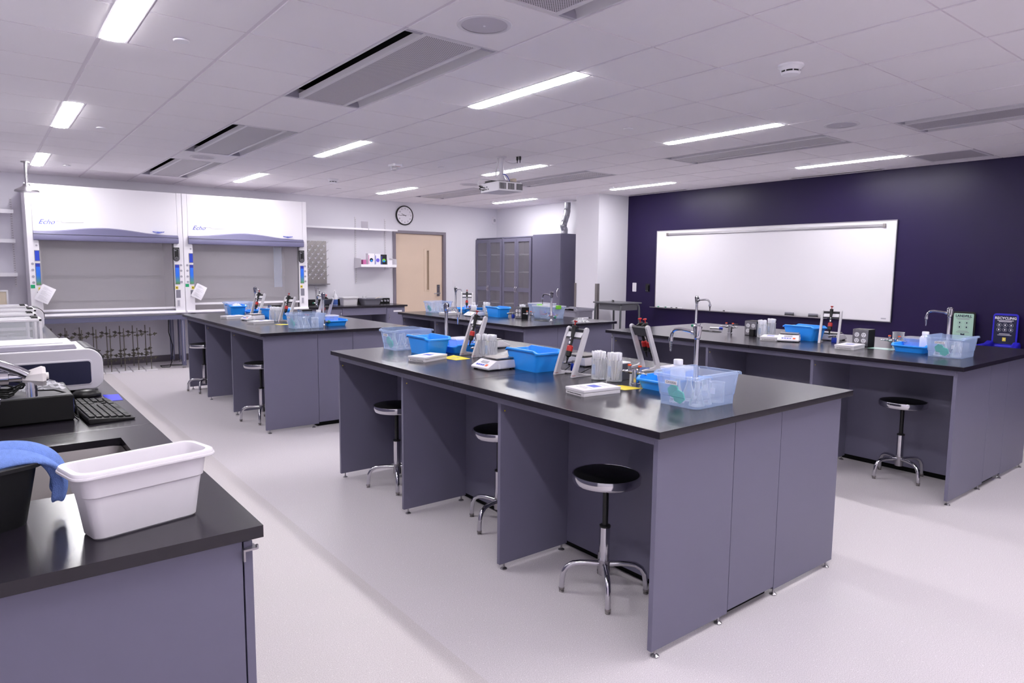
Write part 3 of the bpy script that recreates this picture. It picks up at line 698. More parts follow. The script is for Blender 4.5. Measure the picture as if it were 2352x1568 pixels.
GA = make_gas()
def make_pedestal():
    r = thing('outlet_pedestal', 'x', 'power outlet', group='bench power outlet boxes')
    MB().box(-.055, -.062, 0, .055, .062, .135).build('box', 'black_soft', r, bevel=.003)
    MB().box(-.06, -.06, .004, -.055, .06, .131).build('face_plate', 'steel', r, bevel=.002)
    for y in (-.026, .026):
        for z in (.046, .092):
            s = MB().axlathe((-.06, y, z), (-1, 0, 0), [(.018, 0), (.018, .002)], 20).build('socket', 'white', r)
            MB().box(-.0625, y-.008, z-.002, -.0618, y-.005, z+.008).box(-.0625, y+.005, z-.002, -.0618, y+.008, z+.008).cyl((-.0625, y, z-.009), (-.0618, y, z-.009), .003, n=8).build('socket_slots', 'ink', s)
    return r
PE = make_pedestal()
BN = {'front': (2.65, 1.555, 'on the foreground bench'), 'right': (5.53, 1.53, 'on the right bench by the whiteboard'), 'left': (2.65, 5.97, 'on the left bench before the fume hoods'), 'rear': (5.0, 5.29, 'on the rear bench by the glass cabinets')}
YF = {'front': (1.955, 4.14), 'right': (1.89, 4.10), 'left': (6.37, 8.46), 'rear': (5.65, 7.58)}
for b, (cx, y0, ph) in BN.items():
    n, f = YF[b]
    put(FA, (cx, n, TOP), PI, 'chrome gooseneck faucet at the near end, %s' % ph)
    put(FA, (cx, f, TOP), 0, 'chrome gooseneck faucet at the far end, %s' % ph)
    if b == 'rear': put(CUP, (cx, n+.17, TOP), 0, 'black oval cup sink at the near end, %s' % ph)
    if b == 'right': put(CUP, (cx, f-.17, TOP), 0, 'black oval cup sink at the far end, %s' % ph)
    put(GA, (cx-.02, n+.355, TOP), 0, 'double chrome gas tap near the front faucet, %s' % ph)
    put(GA, (cx-.02+(.10 if b == 'front' else 0), f-(.33 if b == 'front' else .40), TOP), 0, 'double chrome gas tap near the far faucet, %s' % ph)
for b, (x, y) in {'right': (5.49, 2.47), 'left': (2.70, 6.98), 'rear': (5.02, 6.19)}.items():
    put(PE, (x, y, TOP), 0, 'steel-faced power outlet box, nearer one, %s' % BN[b][2])
for b, (x, y) in {'right': (5.52, 3.455), 'left': (2.72, 7.98)}.items():
    o = put(PE, (x, y, TOP), 0, 'steel-faced power outlet box, farther one, %s' % BN[b][2])
r = thing('power_adapter', 'black power adapter plugged into the far outlet box on the right bench', 'power adapter', (5.452, 3.43, TOP))
MB().box(-.03, -.03, .0, .006, .015, .062).build('body', 'black', r, bevel=.004)

# ------------------------------------------------------------------ stools
def make_stool():
    r = thing('lab_stool', 'x', 'stool', group='round black lab stools with chrome legs')
    MB().lathe([(.0001, .566), (.148, .566), (.153, .569), (.135, .574), (.06, .577), (.0001, .578)], n=48).build('seat', 'black_vinyl', r)
    MB().lathe([(.14, .528), (.152, .53), (.157, .536), (.159, .56), (.156, .571), (.15, .571), (.148, .566), (.0001, .566), (.0001, .536), (.13, .536)], n=48, cap0=False, cap1=False).build('seat_rim', 'chrome', r)
    MB().cyl((0, 0, .30), (0, 0, .537), .0135).build('stem', 'black', r)
    MB().lathe([(.024, .1), (.024, .318), (.0001, .318)], n=20).build('sleeve', 'chrome', r)
    MB().lathe([(.026, .318), (.026, .326), (.016, .33)], n=20).build('collar', 'black', r)
    for k in range(4):
        a = PI/4+PI/2*k; c, s = math.cos(a), math.sin(a)
        pr = [(.02, .14), (.07, .143), (.11, .143), (.145, .138), (.172, .122), (.187, .095), (.193, .06), (.196, .02)]
        P = []
        for i in range(len(pr)-1):
            for t in (0, .5): P.append((pr[i][0]*(1-t)+pr[i+1][0]*t, pr[i][1]*(1-t)+pr[i+1][1]*t))
        P.append(pr[-1])
        l = MB().tube([(q[0]*c, q[0]*s, q[1]) for q in P], .0125, 12).build('leg', 'chrome', r)
        MB().lathe([(.0001, 0), (.012, 0), (.012, .005), (.008, .008), (.0135, .012), (.0135, .022), (.0001, .022)], (.196*c, .196*s, 0), 14).build('glide', 'steel_dull', l)
    MB().lathe([(.027, .09), (.027, .16)], n=16).build('hub', 'steel', r)
    return r
STL = make_stool()
for x, y, rz, l in ((2.21, 2.10, .08, 'round black lab stool in the near bay of the foreground bench'), (2.335, 3.08, -.45, 'round black lab stool in the middle bay of the foreground bench'),
                    (2.19, 4.05, .3, 'round black lab stool in the far bay of the foreground bench, half hidden'), (5.227, 2.043, .28, 'round black lab stool under the right bench near its end panel'),
                    (2.07, 8.60, .25, 'round black lab stool in the far bay of the left bench'), (2.10, 6.60, .35, 'round black lab stool in the near bay of the left bench')):
    put(STL, (x, y, 0), rz, l)

# ------------------------------------------------------------------ fume hoods
def placard(r, x, z0, z1, w_, grad=True):
    MB().box(x-w_/2-.006, -.006, z0-.008, x+w_/2+.006, 0, z1+.008).build('placard_holder', 'grey_mid', r, bevel=.001)
    MB().box(x-w_/2, -.0075, z0, x+w_/2, -.006, z1).build('placard', 'placard_grad' if grad else 'blue_label', r)
def placard_mat():
    m = bpy.data.materials.new('placard_grad'); m.use_nodes = True; MATS['placard_grad'] = m
    nt = m.node_tree; N = nt.nodes.new; L = nt.links.new; b = nt.nodes['Principled BSDF']
    tc = N('ShaderNodeTexCoord'); sx = N('ShaderNodeSeparateXYZ'); L(tc.outputs['Object'], sx.inputs[0])
    mr = N('ShaderNodeMapRange'); mr.inputs['From Min'].default_value = 1.23; mr.inputs['From Max'].default_value = 1.51; L(sx.outputs[2], mr.inputs['Value'])
    cr = N('ShaderNodeValToRGB'); e = cr.color_ramp.elements; e[0].position = 0; e[0].color = lin('#5fa03a'); e[1].position = .45; e[1].color = lin('#1f6fe0')
    q = cr.color_ramp.elements.new(.82); q.color = lin('#2a6fe8'); q = cr.color_ramp.elements.new(.86); q.color = lin('#1c32a8')
    L(mr.outputs[0], cr.inputs[0]); L(cr.outputs[0], b.inputs['Base Color'])
placard_mat()
def hood(x0, label, first):
    r = thing('fume_hood', label, 'fume hood', (x0, 10.75, 0), 0, 'white fume hoods'); W = 1.845; zb = .785; zt = 2.53; D = .86
    MB().box(.004, .03, zb, .06, D, zt).box(W-.06, .03, zb, W-.004, D, zt).box(.004, D-.03, zb, W-.004, D, zt).box(.06, .03, zt-.02, W-.06, D, zt).build('cabinet_shell', 'hood_white', r, smooth=0)
    # front posts with tapered inner edge
    for s in (0, 1):
        f = lambda x: x if s == 0 else W-x
        MB().prism([(f(0.0), zb), (f(.128), zb), (f(.122), 1.8), (f(.066), 1.83), (f(.066), zt), (f(0), zt)], 'y', 0, .05).build('front_post', 'hood_white', r, bevel=.004)
    MB().box(.068, .0, 1.9, W-.068, .03, zt-.002).build('upper_panel', 'hood_white', r, bevel=.003)
    # curved valance
    n = 24; pr = []
    a, b = .066, W-.066
    top = [(a+(b-a)*i/n, 1.928+.066*(.5-.5*math.cos(2*PI*min(1, max(0, (i/n-.02)/.9)))) ) for i in range(n+1)]
    bx = MB(); ls = []
    for x, z in top:
        ls.append([(x, .0, z), (x, -.03, z-.012), (x, -.042, 1.885), (x, -.05, 1.84), (x, -.045, 1.815), (x, -.02, 1.808), (x, .0, 1.808)])
    bx.loops(ls).build('valance', 'hood_valance', r)
    MB().box(a, -.0455, 1.8875, b, -.04, 1.8915).build('valance_groove', 'grey_dark', r)
    bd = MB().prism([(1.445, 1.972), (1.6, 1.972), (1.585, 1.958), (1.52, 1.946), (1.46, 1.958)], 'y', -.052, -.03).build('badge', 'blue_label', r)
    text('LABCONCO', .022, 'white', bd, (1.522, -.0525, 1.964), '-y')
    text('Echo', .085, 'ink_blue', r, (.215, -.001, 2.045), '-y', 'lettering', shear=.45, wide=1.05)
    MB().tube([(.28, -.001, 2.052), (.34, -.001, 2.062), (.39, -.001, 2.06), (.38, -.001, 2.045), (.47, -.001, 2.047), (.63, -.001, 2.056)], .0022, 5).build('logo_swoosh', 'ink_grey', r)
    # interior
    MB().box(.13, .1, zb+.02, .14, .7, 1.9).box(W-.14, .1, zb+.02, W-.13, .7, 1.9).box(.13, .69, zb+.02, W-.13, .7, 1.9).box(.13, .1, 1.89, W-.13, .7, 1.9).build('liner', 'hood_inner', r, smooth=0)
    MB().box(.14, .665, .98, W-.14, .675, 1.3).box(.14, .655, 1.34, W-.14, .665, 1.72).build('baffle', 'hood_inner', r, smooth=0)
    MB().box(.06, .0, zb, W-.06, .7, zb+.02).build('work_surface', 'offwhite', r, smooth=0)
    zs = .90 if first else .95
    s = MB().box(.115, .052, zs, W-.115, .058, 1.86).build('sash', 'glass_sash', r, smooth=0)
    MB().box(.115, .045, zs-.03, W-.115, .065, zs).build('sash_rail', 'white', s, bevel=.003)
    if not first: MB().box(.2, .03, zb+.03, 1.35, .05, zb+.05).build('air_slot', 'grey_dark', r); MB().box(1.35, .12, 1.17, 1.47, .14, 1.8).build('inner_sash_panel', 'glass_pale_green' if False else 'clear_bluish', r)
    else: MB().box(.12, .03, zb+.06, W-.12, .05, zb+.075).build('air_slot', 'grey_mid', r)
    MB().prism([(-.03, zb+.02), (-.045, zb+.035), (-.04, zb+.052), (0, zb+.06), (.045, zb+.06), (.045, zb+.02)], 'x', .01, W-.01).build('airfoil_sill', 'hood_white', r)
    # fittings
    for z in (1.502, 1.423, 1.339, 1.26):
        for x in (.04, W-.04):
            MB().cyl((x, -.004, z), (x, 0, z), .016, n=16).build('service_knob', 'grey_light', r)
    MB().cyl((.095, -.004, 1.74), (.095, 0, 1.74), .012, n=14).build('screw_cap', 'grey_light', r)
    placard(r, .095, 1.545, 1.67, .045, False); placard(r, .095, 1.235, 1.505, .045); placard(r, W-.092, 1.235, 1.505, .05)
    for x, z0, z1, w_ in ((.095, 1.05, 1.14, .05), (W-.09, 1.03, 1.145, .06)): MB().box(x-w_/2, -.004, z0, x+w_/2, 0, z1).build('cover_plate', 'grey_mid', r, bevel=.001)
    MB().box(.0+.006, -.003, 1.187, .052, 0, 1.232).build('green_label', 'green', r)
    for x in (.105, W-.107):
        y_ = MB().box(x-.018, -.003, 1.155, x+.018, 0, 1.197).build('arrow_label', 'yellow', r)
        d = 1
        MB().prism([(x-.013, 1.176), (x-.002, 1.188), (x-.002, 1.180), (x+.013, 1.180), (x+.013, 1.172), (x-.002, 1.172), (x-.002, 1.164)], 'y', -.0036, -.003).build('arrow', 'ink', y_)
    q = MB().box(W-.118, -.006, .895, W-.068, 0, 1.01).build('socket_plate', 'offwhite', r, bevel=.002)
    MB().box(W-.108, -.008, .91, W-.078, -.006, .995).build('socket', 'grey_light', q)
    m = MB(); m.prism(arc(W-.1, 1.60, .042, PI, 2*PI, 10)+[(W-.058, 1.755), (W-.142, 1.755)], 'y', -.035, 0)
    mo = m.build('airflow_monitor', 'black', r, bevel=.004)
    MB().prism(arc(W-.1, 1.60, .032, PI, 2*PI, 10)+[(W-.068, 1.735), (W-.132, 1.735)], 'y', -.037, -.035).build('face', 'grey_light', mo)
    MB().prism(arc(W-.1, 1.60, .028, PI, 2*PI, 10)+[(W-.072, 1.731), (W-.128, 1.731)], 'y', -.0385, -.037).build('screen', 'black', mo)
    MB().torus((W-.1, -.0395, 1.602), .015, .003, 20, 6, 'y').build('ring_button', 'grey_light', mo)
    MB().box(W-.125, -.0395, 1.706, W-.1, -.038, 1.714).build('maker_mark', 'grey_light', mo)
    return r
hood(.52, 'white fume hood with glass sash, the left one of the pair', True)
hood(2.37, 'white fume hood with glass sash, the right one of the pair', False)
# stands below the hoods
for x0, l in ((.52, 'left'), (2.37, 'right')):
    r = thing('hood_stand', 'grey-blue steel frame stand carrying the %s fume hood' % l, 'stand', (x0, 10.7, 0), 0, 'steel stands under the fume hoods')
    W = 1.845
    MB().box(.0, 0, .72, W, .04, .783).box(0, .8, .72, W, .84, .783).box(0, 0, .72, .04, .84, .783).box(W-.04, 0, .72, W, .84, .783).build('frame', 'hood_frame', r, smooth=0)
    for x in (.03, W-.08):
        for y in (.01, .75):
            g = MB().box(x, y, .04, x+.05, y+.06, .72).build('leg', 'hood_frame', r, bevel=.003)
            MB().box(x+.02, y-.002, .1, x+.028, y, .7).build('slot_strip', 'grey_light', g)
            MB().cyl((x+.02, y+.03, .012), (x+.02, y+.03, .04), .008, n=10).cyl((x+.02, y+.03, 0), (x+.02, y+.03, .012), .02, n=14).build('leveling_foot', 'steel', g)
MB_ = MB()
MB_.tube([(2.22, 11.2, .785), (2.2, 11.15, .5), (2.24, 11.1, .3), (2.2, 11.0, .08), (2.15, 10.9, .007), (2.05, 10.95, .007), (2.06, 11.1, .007), (2.2, 11.1, .007), (2.4, 11.0, .007)], .006, 8)
tag(MB_.build('power_cable', 'rubber'), 'black power cable hanging down and coiled on the floor by the hood legs', 'cable')
# hanging papers
def hang_paper(x, label, s=1):
    r = thing('hanging_document', label, 'paper', (x, 10.735, 1.245), 0, 'papers hanging on the fume hoods')
    W, Hh = .16*s, .22*s; c, sn = math.cos(-.5), math.sin(-.5); m = MB(); n = 10; ls = []
    for i in range(n+1):
        row = []
        for j in range(7):
            u = j/6*W; v = -i/n*Hh; row.append((u*c-v*sn, -.015-.05*math.sin(i/n*1.9)*(.3+.7*j/6)*.7, u*sn+v*c))
        ls.append(row)
    vs = [p for l in ls for p in l]; vs += [(p[0], p[1]-.0015, p[2]) for p in vs]; k = (n+1)*7
    fs = []
    for i in range(n):
        for j in range(6): a = i*7+j; fs += [(a, a+1, a+8, a+7), (k+a, k+a+7, k+a+8, k+a+1)]
    m.add(vs, fs); m.build('sheets', 'paper', r)
    for i in range(3, 22):
        if i % 7 == 0: continue
        v = -i/23*Hh; t = (i/23)*n; a = []
        for j in (1, 2, 3, 4, 5):
            u = j/6*W; a.append((u*c-v*sn, -.0172-.05*math.sin(-v/Hh*1.9)*(.3+.7*j/6)*.7, u*sn+v*c))
        MB().tube(a[:3+(i*7) % 3], .0007*s, 3).build('text_line', 'ink_grey', r)
    MB().cyl((0, -.02, 0), (0, .01, 0), .006, n=8).build('hook', 'steel', r)
    return r
hang_paper(.655, 'sheaf of printed pages hanging crookedly on the left fume hood'); hang_paper(2.53, 'sheaf of printed pages hanging crookedly on the right fume hood', .95)

# retort stands under the hood
def make_retort():
    r = thing('retort_stand', 'x', 'retort stand', group='retort stands under the left fume hood')
    MB().box(-.075, -.125, 0, .075, .125, .022).build('base', 'offwhite', r, bevel=.003)
    MB().cyl((0, -.08, .022), (0, -.08, .62), .0065, n=10).build('rod', 'rod', r)
    for z, s in ((.16, 1), (.24, -1), (.50, 1)):
        c = MB().box(-.012, -.095, z, .014, -.068, z+.03).cyl((0, -.08, z+.015), (.07*s, -.1, z+.02), .005, n=8).cyl((.05*s, -.115, z+.0), (.055*s, -.1, z+.05), .006, n=8).cyl((-.03, -.08, z+.015), (.03, -.08, z+.015), .004, n=8).box(-.04, -.085, z+.01, -.03, -.075, z+.025)
        c.box(.035*s, -.11, z+.025, .085*s, -.095, z+.04).build('clamp', 'clamp', r)
    return r
RT = make_retort(); i = 0
words_ = ['first', 'second', 'third', 'fourth', 'fifth', 'sixth', 'seventh', 'eighth']
for k in range(8):
    for row, yy in ((0, 10.80), (1, 11.12)):
        x = 1.875-.165*k+row*.02
        if x < .62: continue
        put(RT, (x, yy, 0), random.uniform(-.03, .03) + (PI if row else 0), 'steel retort stand in the %s row under the hood, %s from the right' % ('front' if row == 0 else 'back', words_[k]))

# emergency shower
r = thing('safety_shower', 'steel emergency shower head hanging from the ceiling before the left hood', 'shower', (.53, 10.30, 2.74))
MB().cyl((0, 0, 0), (0, 0, -.012), .045).cyl((0, 0, -.012), (0, 0, -.27), .018).build('pipe', 'steel', r)
MB().lathe([(.018, -.26), (.035, -.268), (.038, -.285), (.05, -.3), (.085, -.32), (.125, -.345), (.13, -.362), (.12, -.365), (.0001, -.35)], n=32).build('shower_head', 'steel', r)

# shelves: left of the hoods
def standards(x, z0, z1, label):
    r = thing('shelf_standard', label, 'shelf rail', (x, Y1R, 0), 0, 'slotted wall shelf rails')
    MB().box(-.012, -.016, z0, .012, 0, z1).build('rail', 'offwhite', r)
    m = MB(); z = z0+.03
    while z < z1-.03: m.box(-.007, -.017, z, -.003, -.0158, z+.014).box(.003, -.017, z, .007, -.0158, z+.014); z += .032
    m.build('slots', 'grey_mid', r, smooth=0)
def shelf(x0, x1, z, d, label, ends=(1, 1), lip=True):
    r = thing('wall_shelf', label, 'shelf', (x0, Y1R-.017, z), 0, 'white metal wall shelves')
    MB().box(0, -d, 0, x1-x0, 0, .012).box(0, -d, -.02, x1-x0, -d+.012, .03 if lip else .012).build('deck', 'white', r, bevel=.001)
    for e, x in zip(ends, (0, x1-x0)):
        if e: MB().prism([(-d, -.02), (0, -.045), (0, .15), (-d, .13)], 'x', x-.002, x+.002).build('end_bracket', 'offwhite', r)
    return r
standards(.405, 1.18, 2.40, 'slotted white shelf rail on the wall left of the fume hoods')
for z, n in ((2.19, 'upper'), (1.80, 'middle'), (1.35, 'lower')): shelf(-.3, .42, z, .3, 'white metal wall shelf left of the fume hoods, %s one' % n, (0, 0))
standards(5.483, 1.2, 2.41, 'slotted white shelf rail between the drying rack and the door, left one')
standards(6.085, 1.45, 2.40, 'slotted white shelf rail right beside the door')
shelf(4.25, 5.60, 2.185, .28, 'long white upper wall shelf above the drying rack', (0, 1), False)
shelf(5.615, 6.20, 2.185, .28, 'short white upper wall shelf left of the clock', (0, 0), False)
shelf(5.45, 6.17, 1.52, .28, 'white lower wall shelf holding glove boxes', (1, 1))
def gbox(x, w_, h_, m, ov, inner, label, name='glove_box'):
    r = thing(name, label, 'box', (x, Y1R-.28, 1.532), 0, 'boxes on the lower wall shelf')
    MB().box(0, 0, 0, w_, .1, h_).build('carton', m, r, bevel=.002)
    if ov:
        MB().axlathe((w_*.5, 0, h_*.45), (0, -1, 0), [(min(w_*.3, .035), 0), (min(w_*.3, .035), .002)], 20).build('opening', ov, r)
        if inner: MB().axlathe((w_*.5, -.002, h_*.38), (0, -1, 0), [(.022, 0), (.015, .02), (.002, .03)], 7).build('glove', inner, r)
        MB().box(.006, -.001, .02, .018, 0, h_-.03).build('side_print', 'pink' if m == 'paper' and inner else 'ink_blue', r)
    return r
gbox(5.50, .06, .1, 'pink', None, None, 'small pink carton behind the end of the lower shelf', 'carton')
gbox(5.60, .125, .215, 'paper', 'ink', 'blue_tub', 'tall white and pink glove box with blue glove in black oval')
gbox(5.735, .115, .21, 'paper', 'violet', None, 'white glove box with a violet oval, middle of the tall boxes')
gbox(5.86, .115, .2, 'ink', 'lime', 'blue_tub', 'black glove box with a blue glove picture')
gbox(5.99, .1, .1, 'paper', None, None, 'small white and pink carton right of the black glove box', 'carton')
# drying rack
r = thing('drying_rack', 'steel pegboard drying rack with white pegs above the corner sink', 'drying rack', (4.27, Y1R-.03, 1.19))
MB().box(0, 0, 0, .64, .027, .76).build('board', 'steel_dull', r, smooth=0)
MB().prism([(-.07, -.01), (0, -.01), (0, .006), (-.062, 0), (-.062, .012), (-.07, .012)], 'x', -.01, .67).build('drip_tray', 'steel', r)
for i in range(9):
    for j in range(6):
        x = .05+.108*j+(.054 if i % 2 else 0); z = .1+.072*i
        if x > .62: continue
        MB().axlathe((x, 0, z), (.0, -1, .0), [(.014, 0), (.012, .012)], 8).tube([(x, 0, z), (x+.015, -.05, z+.03), (x+.045, -.11, z+.075)], .0045, 6).build('peg', 'white', r)

# ------------------------------------------------------------------ back counter with sink
r = thing('wall_counter', 'black-topped low counter with grey cabinets along the back wall by the door', 'counter', (4.23, 10.95, 0))
zc = .82; W = 1.94
MB().box(0, 0, zc-.028, W, .70, zc).build('worktop', 'epoxy', r, bevel=.002)
MB().box(0, .68, zc, W-.03, .70, zc+.1).build('backsplash', 'epoxy_edge', r, bevel=.002)
MB().box(.03, .04, .05, .68, .68, zc-.028).build('cabinet', 'cabinet_grey', r, smooth=0)
MB().box(.04, .02, .07, .67, .04, zc-.05).build('door', 'cabinet_grey', r, bevel=.002)
MB().box(.68, .03, zc-.16, 1.52, .05, zc-.04).build('apron', 'cabinet_grey', r, bevel=.001)
MB().box(.68, .60, .1, 1.52, .62, zc-.028).build('back_panel', 'cabinet_grey', r, smooth=0)
MB().box(1.52, .04, .05, 1.90, .68, zc-.028).build('cabinet', 'cabinet_grey', r, smooth=0)
d = MB().box(1.53, .02, .07, 1.89, .04, zc-.05).build('door', 'cabinet_grey', r, bevel=.002)
MB().tube(bez((1.565, .02, .56), (1.565, -.02, .57), (1.565, -.02, .64), (1.565, .02, .66)), .006).build('handle', 'chrome', d)
MB().box(1.66, .016, .695, 1.83, .02, .725).build('label', 'offwhite', d)
MB().tube(bez((.64, .02, .62), (.64, -.02, .63), (.64, -.02, .7), (.64, .02, .72)), .006).build('handle', 'chrome', r)
MB().box(.12, .12, zc-.0005, .56, .5, zc+.002).build('sink', 'black_soft', r)
put(FA, (4.62, 11.42, zc), PI/2*0, 'chrome gooseneck faucet at the back wall sink below the drying rack')
r = thing('eyewash_pipe', 'chrome bent pipe with drain valve at the wall left of the back sink', 'pipe', (4.40, 11.55, zc))
MB().lathe([(.02, 0), (.02, .01), (.01, .02), (.009, .26)], n=12).tube([(0, 0, .25), (0, 0, .30), (.01, -.0, .33), (.05, 0, .335), (.1, 0, .335)], .009).cyl((.1, 0, .31), (.1, 0, .37), .016).build('pipe', 'chrome', r)
r = thing('soap_bottle', 'clear pump bottle of blue liquid on the back counter', 'bottle', (5.0, 11.48, zc))
MB().lathe([(.0001, 0), (.045, 0), (.045, .1), (.043, .15), (.02, .19), (.015, .2)], n=20).build('body', 'bottle_plastic', r)
MB().lathe([(.0455, .005), (.0458, .1)], n=20, cap0=False, cap1=False).build('blue_liquid', 'water_blue', r)
MB().cyl((0, 0, .2), (0, 0, .245), .012).tube([(0, 0, .245), (0, 0, .262), (-.03, -.01, .262)], .005).build('pump', 'white', r)
r = thing('plastic_tub', 'white plastic tub with lid on the back counter', 'tub', (5.22, 11.40, zc))
m = MB(); tubshell(m, .27, .15, .31, .2, .13, rim=.012, lip=.012, r=.02); m.build('body', 'tub_white', r); MB().prism(rrect(.315, .205, .03, 4), 'z', .13, .142).build('lid', 'white', r, bevel=.003)
r = thing('plastic_tub', 'dark grey plastic wash tub on the back counter', 'tub', (5.62, 11.36, zc))
m = MB(); tubshell(m, .3, .2, .40, .28, .115, rim=.018, lip=.014, r=.03); m.build('body', 'grey_mid', r)
r = thing('wooden_spatula', 'wooden stick resting on the rim of the dark grey wash tub', 'spatula', (5.73, 11.3, zc+.117), .3); MB().box(-.09, -.01, 0, .12, .01, .006).build('stick', 'terra', r, bevel=.002); r.rotation_euler = (0, -.18, .3)
r = thing('beaker', 'small glass beaker inside the dark grey wash tub', 'beaker', (5.5, 11.35, zc+.003)); MB().lathe([(.0001, 0), (.035, 0), (.035, .15), (.037, .155), (.033, .15), (.033, .004), (.0001, .004)], n=20).build('wall', 'glass', r)
r = thing('power_strip', 'black socket unit at the right end of the back counter', 'power socket', (6.02, 11.60, zc)); MB().box(-.12, -.04, .0, .11, .03, .1).build('box', 'black', r, bevel=.004)
for x in (-.07, .0, .06): MB().axlathe((x, -.04, .05), (0, -1, 0), [(.02, 0), (.018, .03), (.008, .032)], 12).build('plug', 'grey_light', r)

# ------------------------------------------------------------------ left counter
CX = .477; CY = 1.516
r = thing('wall_counter', 'long black-topped counter along the left wall, cut by the photo edge', 'counter', (0, 0, 0)); CT = r
YE = 10.64
t = MB(); z0, z1 = .886, TOP
sx0, sx1, sy0, sy1 = -.12, .35, 2.02, 2.60
m = MB()
for a in ((X0R, CY, CX, sy0), (X0R, sy0, sx0, sy1), (sx1, sy0, CX, sy1), (X0R, sy1, CX, 2.768)): m.box(a[0], a[1], z0, a[2], a[3], z1)
o = m.build('worktop', 'epoxy', r, smooth=0)
bm = bmesh.new(); bm.from_mesh(o.data); bmesh.ops.remove_doubles(bm, verts=bm.verts, dist=1e-5); bm.to_mesh(o.data); bm.free()
for ya, yb in ((2.770, 6.378), (6.380, YE)): MB().box(X0R, ya, z0, CX, yb, z1).build('worktop', 'epoxy', r, bevel=.002)
MB().box(X0R, CY, TOP, X0R+.02, YE, TOP+.1).build('backsplash', 'epoxy_edge', r, smooth=0)
bs = MB(); tubshell(bs, .40, .50, .47, .58, .19, t=.002, rim=.001, lip=.002, r=.035)
b = bs.build('sink_basin', 'steel_dull', r); b.location = ((sx0+sx1)/2, (sy0+sy1)/2, .70)
for i, (ya, yb) in enumerate([(1.545, 2.77), (2.77, 3.98), (3.98, 5.19), (5.19, 6.40), (6.40, 7.61), (7.61, 8.82), (8.82, 10.03)]):
    q = thing('base_cabinet', 'grey base cabinet under the left counter, %s from the viewer' % ['nearest', 'second', 'third', 'fourth', 'fifth', 'sixth', 'farthest'][i], 'cabinet', (0, ya, 0), 0, 'base cabinets under the left counter'); L = yb-ya
    w0 = X0R+.004; m = MB().box(w0, 0, .0, w0+.02, L, .885).box(w0, 0, .1, .437, .02, .885).box(w0, L-.02, .1, .437, L, .885).box(w0, 0, .1, .437, L, .12).box(w0, .02, 0, .37, L-.02, .1)
    m.build('carcass', 'cabinet_grey', q, smooth=0)
    for s in (0, 1):
        dd = MB().box(.441, .002+s*L/2, .11, .461, L/2-.002+s*L/2, .872).build('door', 'cabinet_grey', q, bevel=.0015)
        yy = L/2-.05 if s == 0 else L/2+.05
        MB().tube(bez((.461, yy, .72), (.5, yy, .73), (.5, yy, .8), (.461, yy, .82)), .006).build('handle', 'chrome', dd)
    if i == 0: MB().box(.437, -.012, .853, .468, .02, .858).box(.437, -.012, .853, .441, .02, .83).cyl((.468, -.002, .856), (.472, -.002, .856), .006).build('hinge', 'steel', q)

# ================================================================== BENCHTOP ITEMS
T = TOP
def make_cleartub(marked=True):
    r = thing('clear_tub', 'x', 'tub', group='clear plastic glassware tubs')
    m = MB(); tubshell(m, .285, .205, .345, .255, .148, t=.002, rim=.013, lip=.012, r=.03, step=.042, notch=1, notch_h=.008); m.build('body', 'clear_tub', r)
    if marked:
        l = MB().box(-.1625, -.032, .096, -.161, .032, .113).build('label', 'paper', r); l.data.transform(Matrix.Translation((.003, .02, 0)))
        text('CH105/6', .0145, 'ink', l, (-.1598, .02, .1045), '-x', ext=.0002)
    return r
TUB = make_cleartub(); TUBP = make_cleartub(False)
def make_bluetub():
    r = thing('blue_tub', 'x', 'tub', group='deep blue plastic tubs')
    m = MB(); tubshell(m, .15, .245, .2, .325, .125, t=.003, rim=.013, lip=.01, r=.022, notch=2, notch_h=.012); m.build('body', 'blue_tub', r); return r
BT = make_bluetub()
def make_tray():
    r = thing('blue_tray', 'x', 'tray', group='shallow blue plastic trays')
    m = MB(); tubshell(m, .28, .2, .33, .25, .062, t=.003, rim=.012, lip=.008, r=.022, notch=1); m.build('body', 'blue_tub', r); return r
TR = make_tray()
def make_box():
    """clear lidded sandwich box that stands in the blue trays"""
    r = thing('clear_food_box', 'x', 'box', group='clear lidded boxes in the blue trays')
    m = MB(); tubshell(m, .13, .13, .15, .15, .085, t=.002, rim=.006, lip=.006, r=.02); m.build('body', 'clear_bluish', r)
    MB().prism(rrect(.155, .155, .028, 4), 'z', .085, .093).build('lid', 'bag', r); return r
FB = make_box()
def make_bottle():
    r = thing('plastic_bottle', 'x', 'bottle', group='white wide-mouth plastic bottles')
    MB().lathe([(.0001, 0), (.034, 0), (.036, .004), (.036, .095), (.03, .112), (.02, .12), (.02, .125)], n=24).build('body', 'bottle_plastic', r)
    MB().lathe([(.023, .122), (.023, .145), (.021, .148), (.0001, .148)], n=24).build('cap', 'white', r); return r
BO = make_bottle()
def make_tips():
    r = thing('slide_box', 'x', 'box', group='flat white printed boxes')
    MB().prism(rrect(.225, .14, .006, 2), 'z', 0, .017).build('base', 'offwhite', r, bevel=.001)
    l = MB().prism(rrect(.229, .144, .006, 2), 'z', .018, .031).build('lid', 'plastic_white', r, bevel=.002)
    p = MB().box(-.1, -.06, .031, .1, .06, .0315).build('printed_sheet', 'paper', l)
    MB().box(-.02, -.03, .0315, .03, .03, .0318).build('blue_print', 'ink_blue', l)
    m = MB()
    for x, w_ in ((.07, .07), (.055, .05), (-.045, .09), (-.058, .06), (-.072, .08)): m.box(x-.002, -w_/2, .0315, x+.001, w_/2, .0318)
    m.build('text_line', 'ink_grey', l)
    text('BC Chemistry & Biochemistry', .0085, 'ink', r, (-.1128, 0, .008), '-x', ext=.0002, bold=.0002); return r
TI = make_tips()
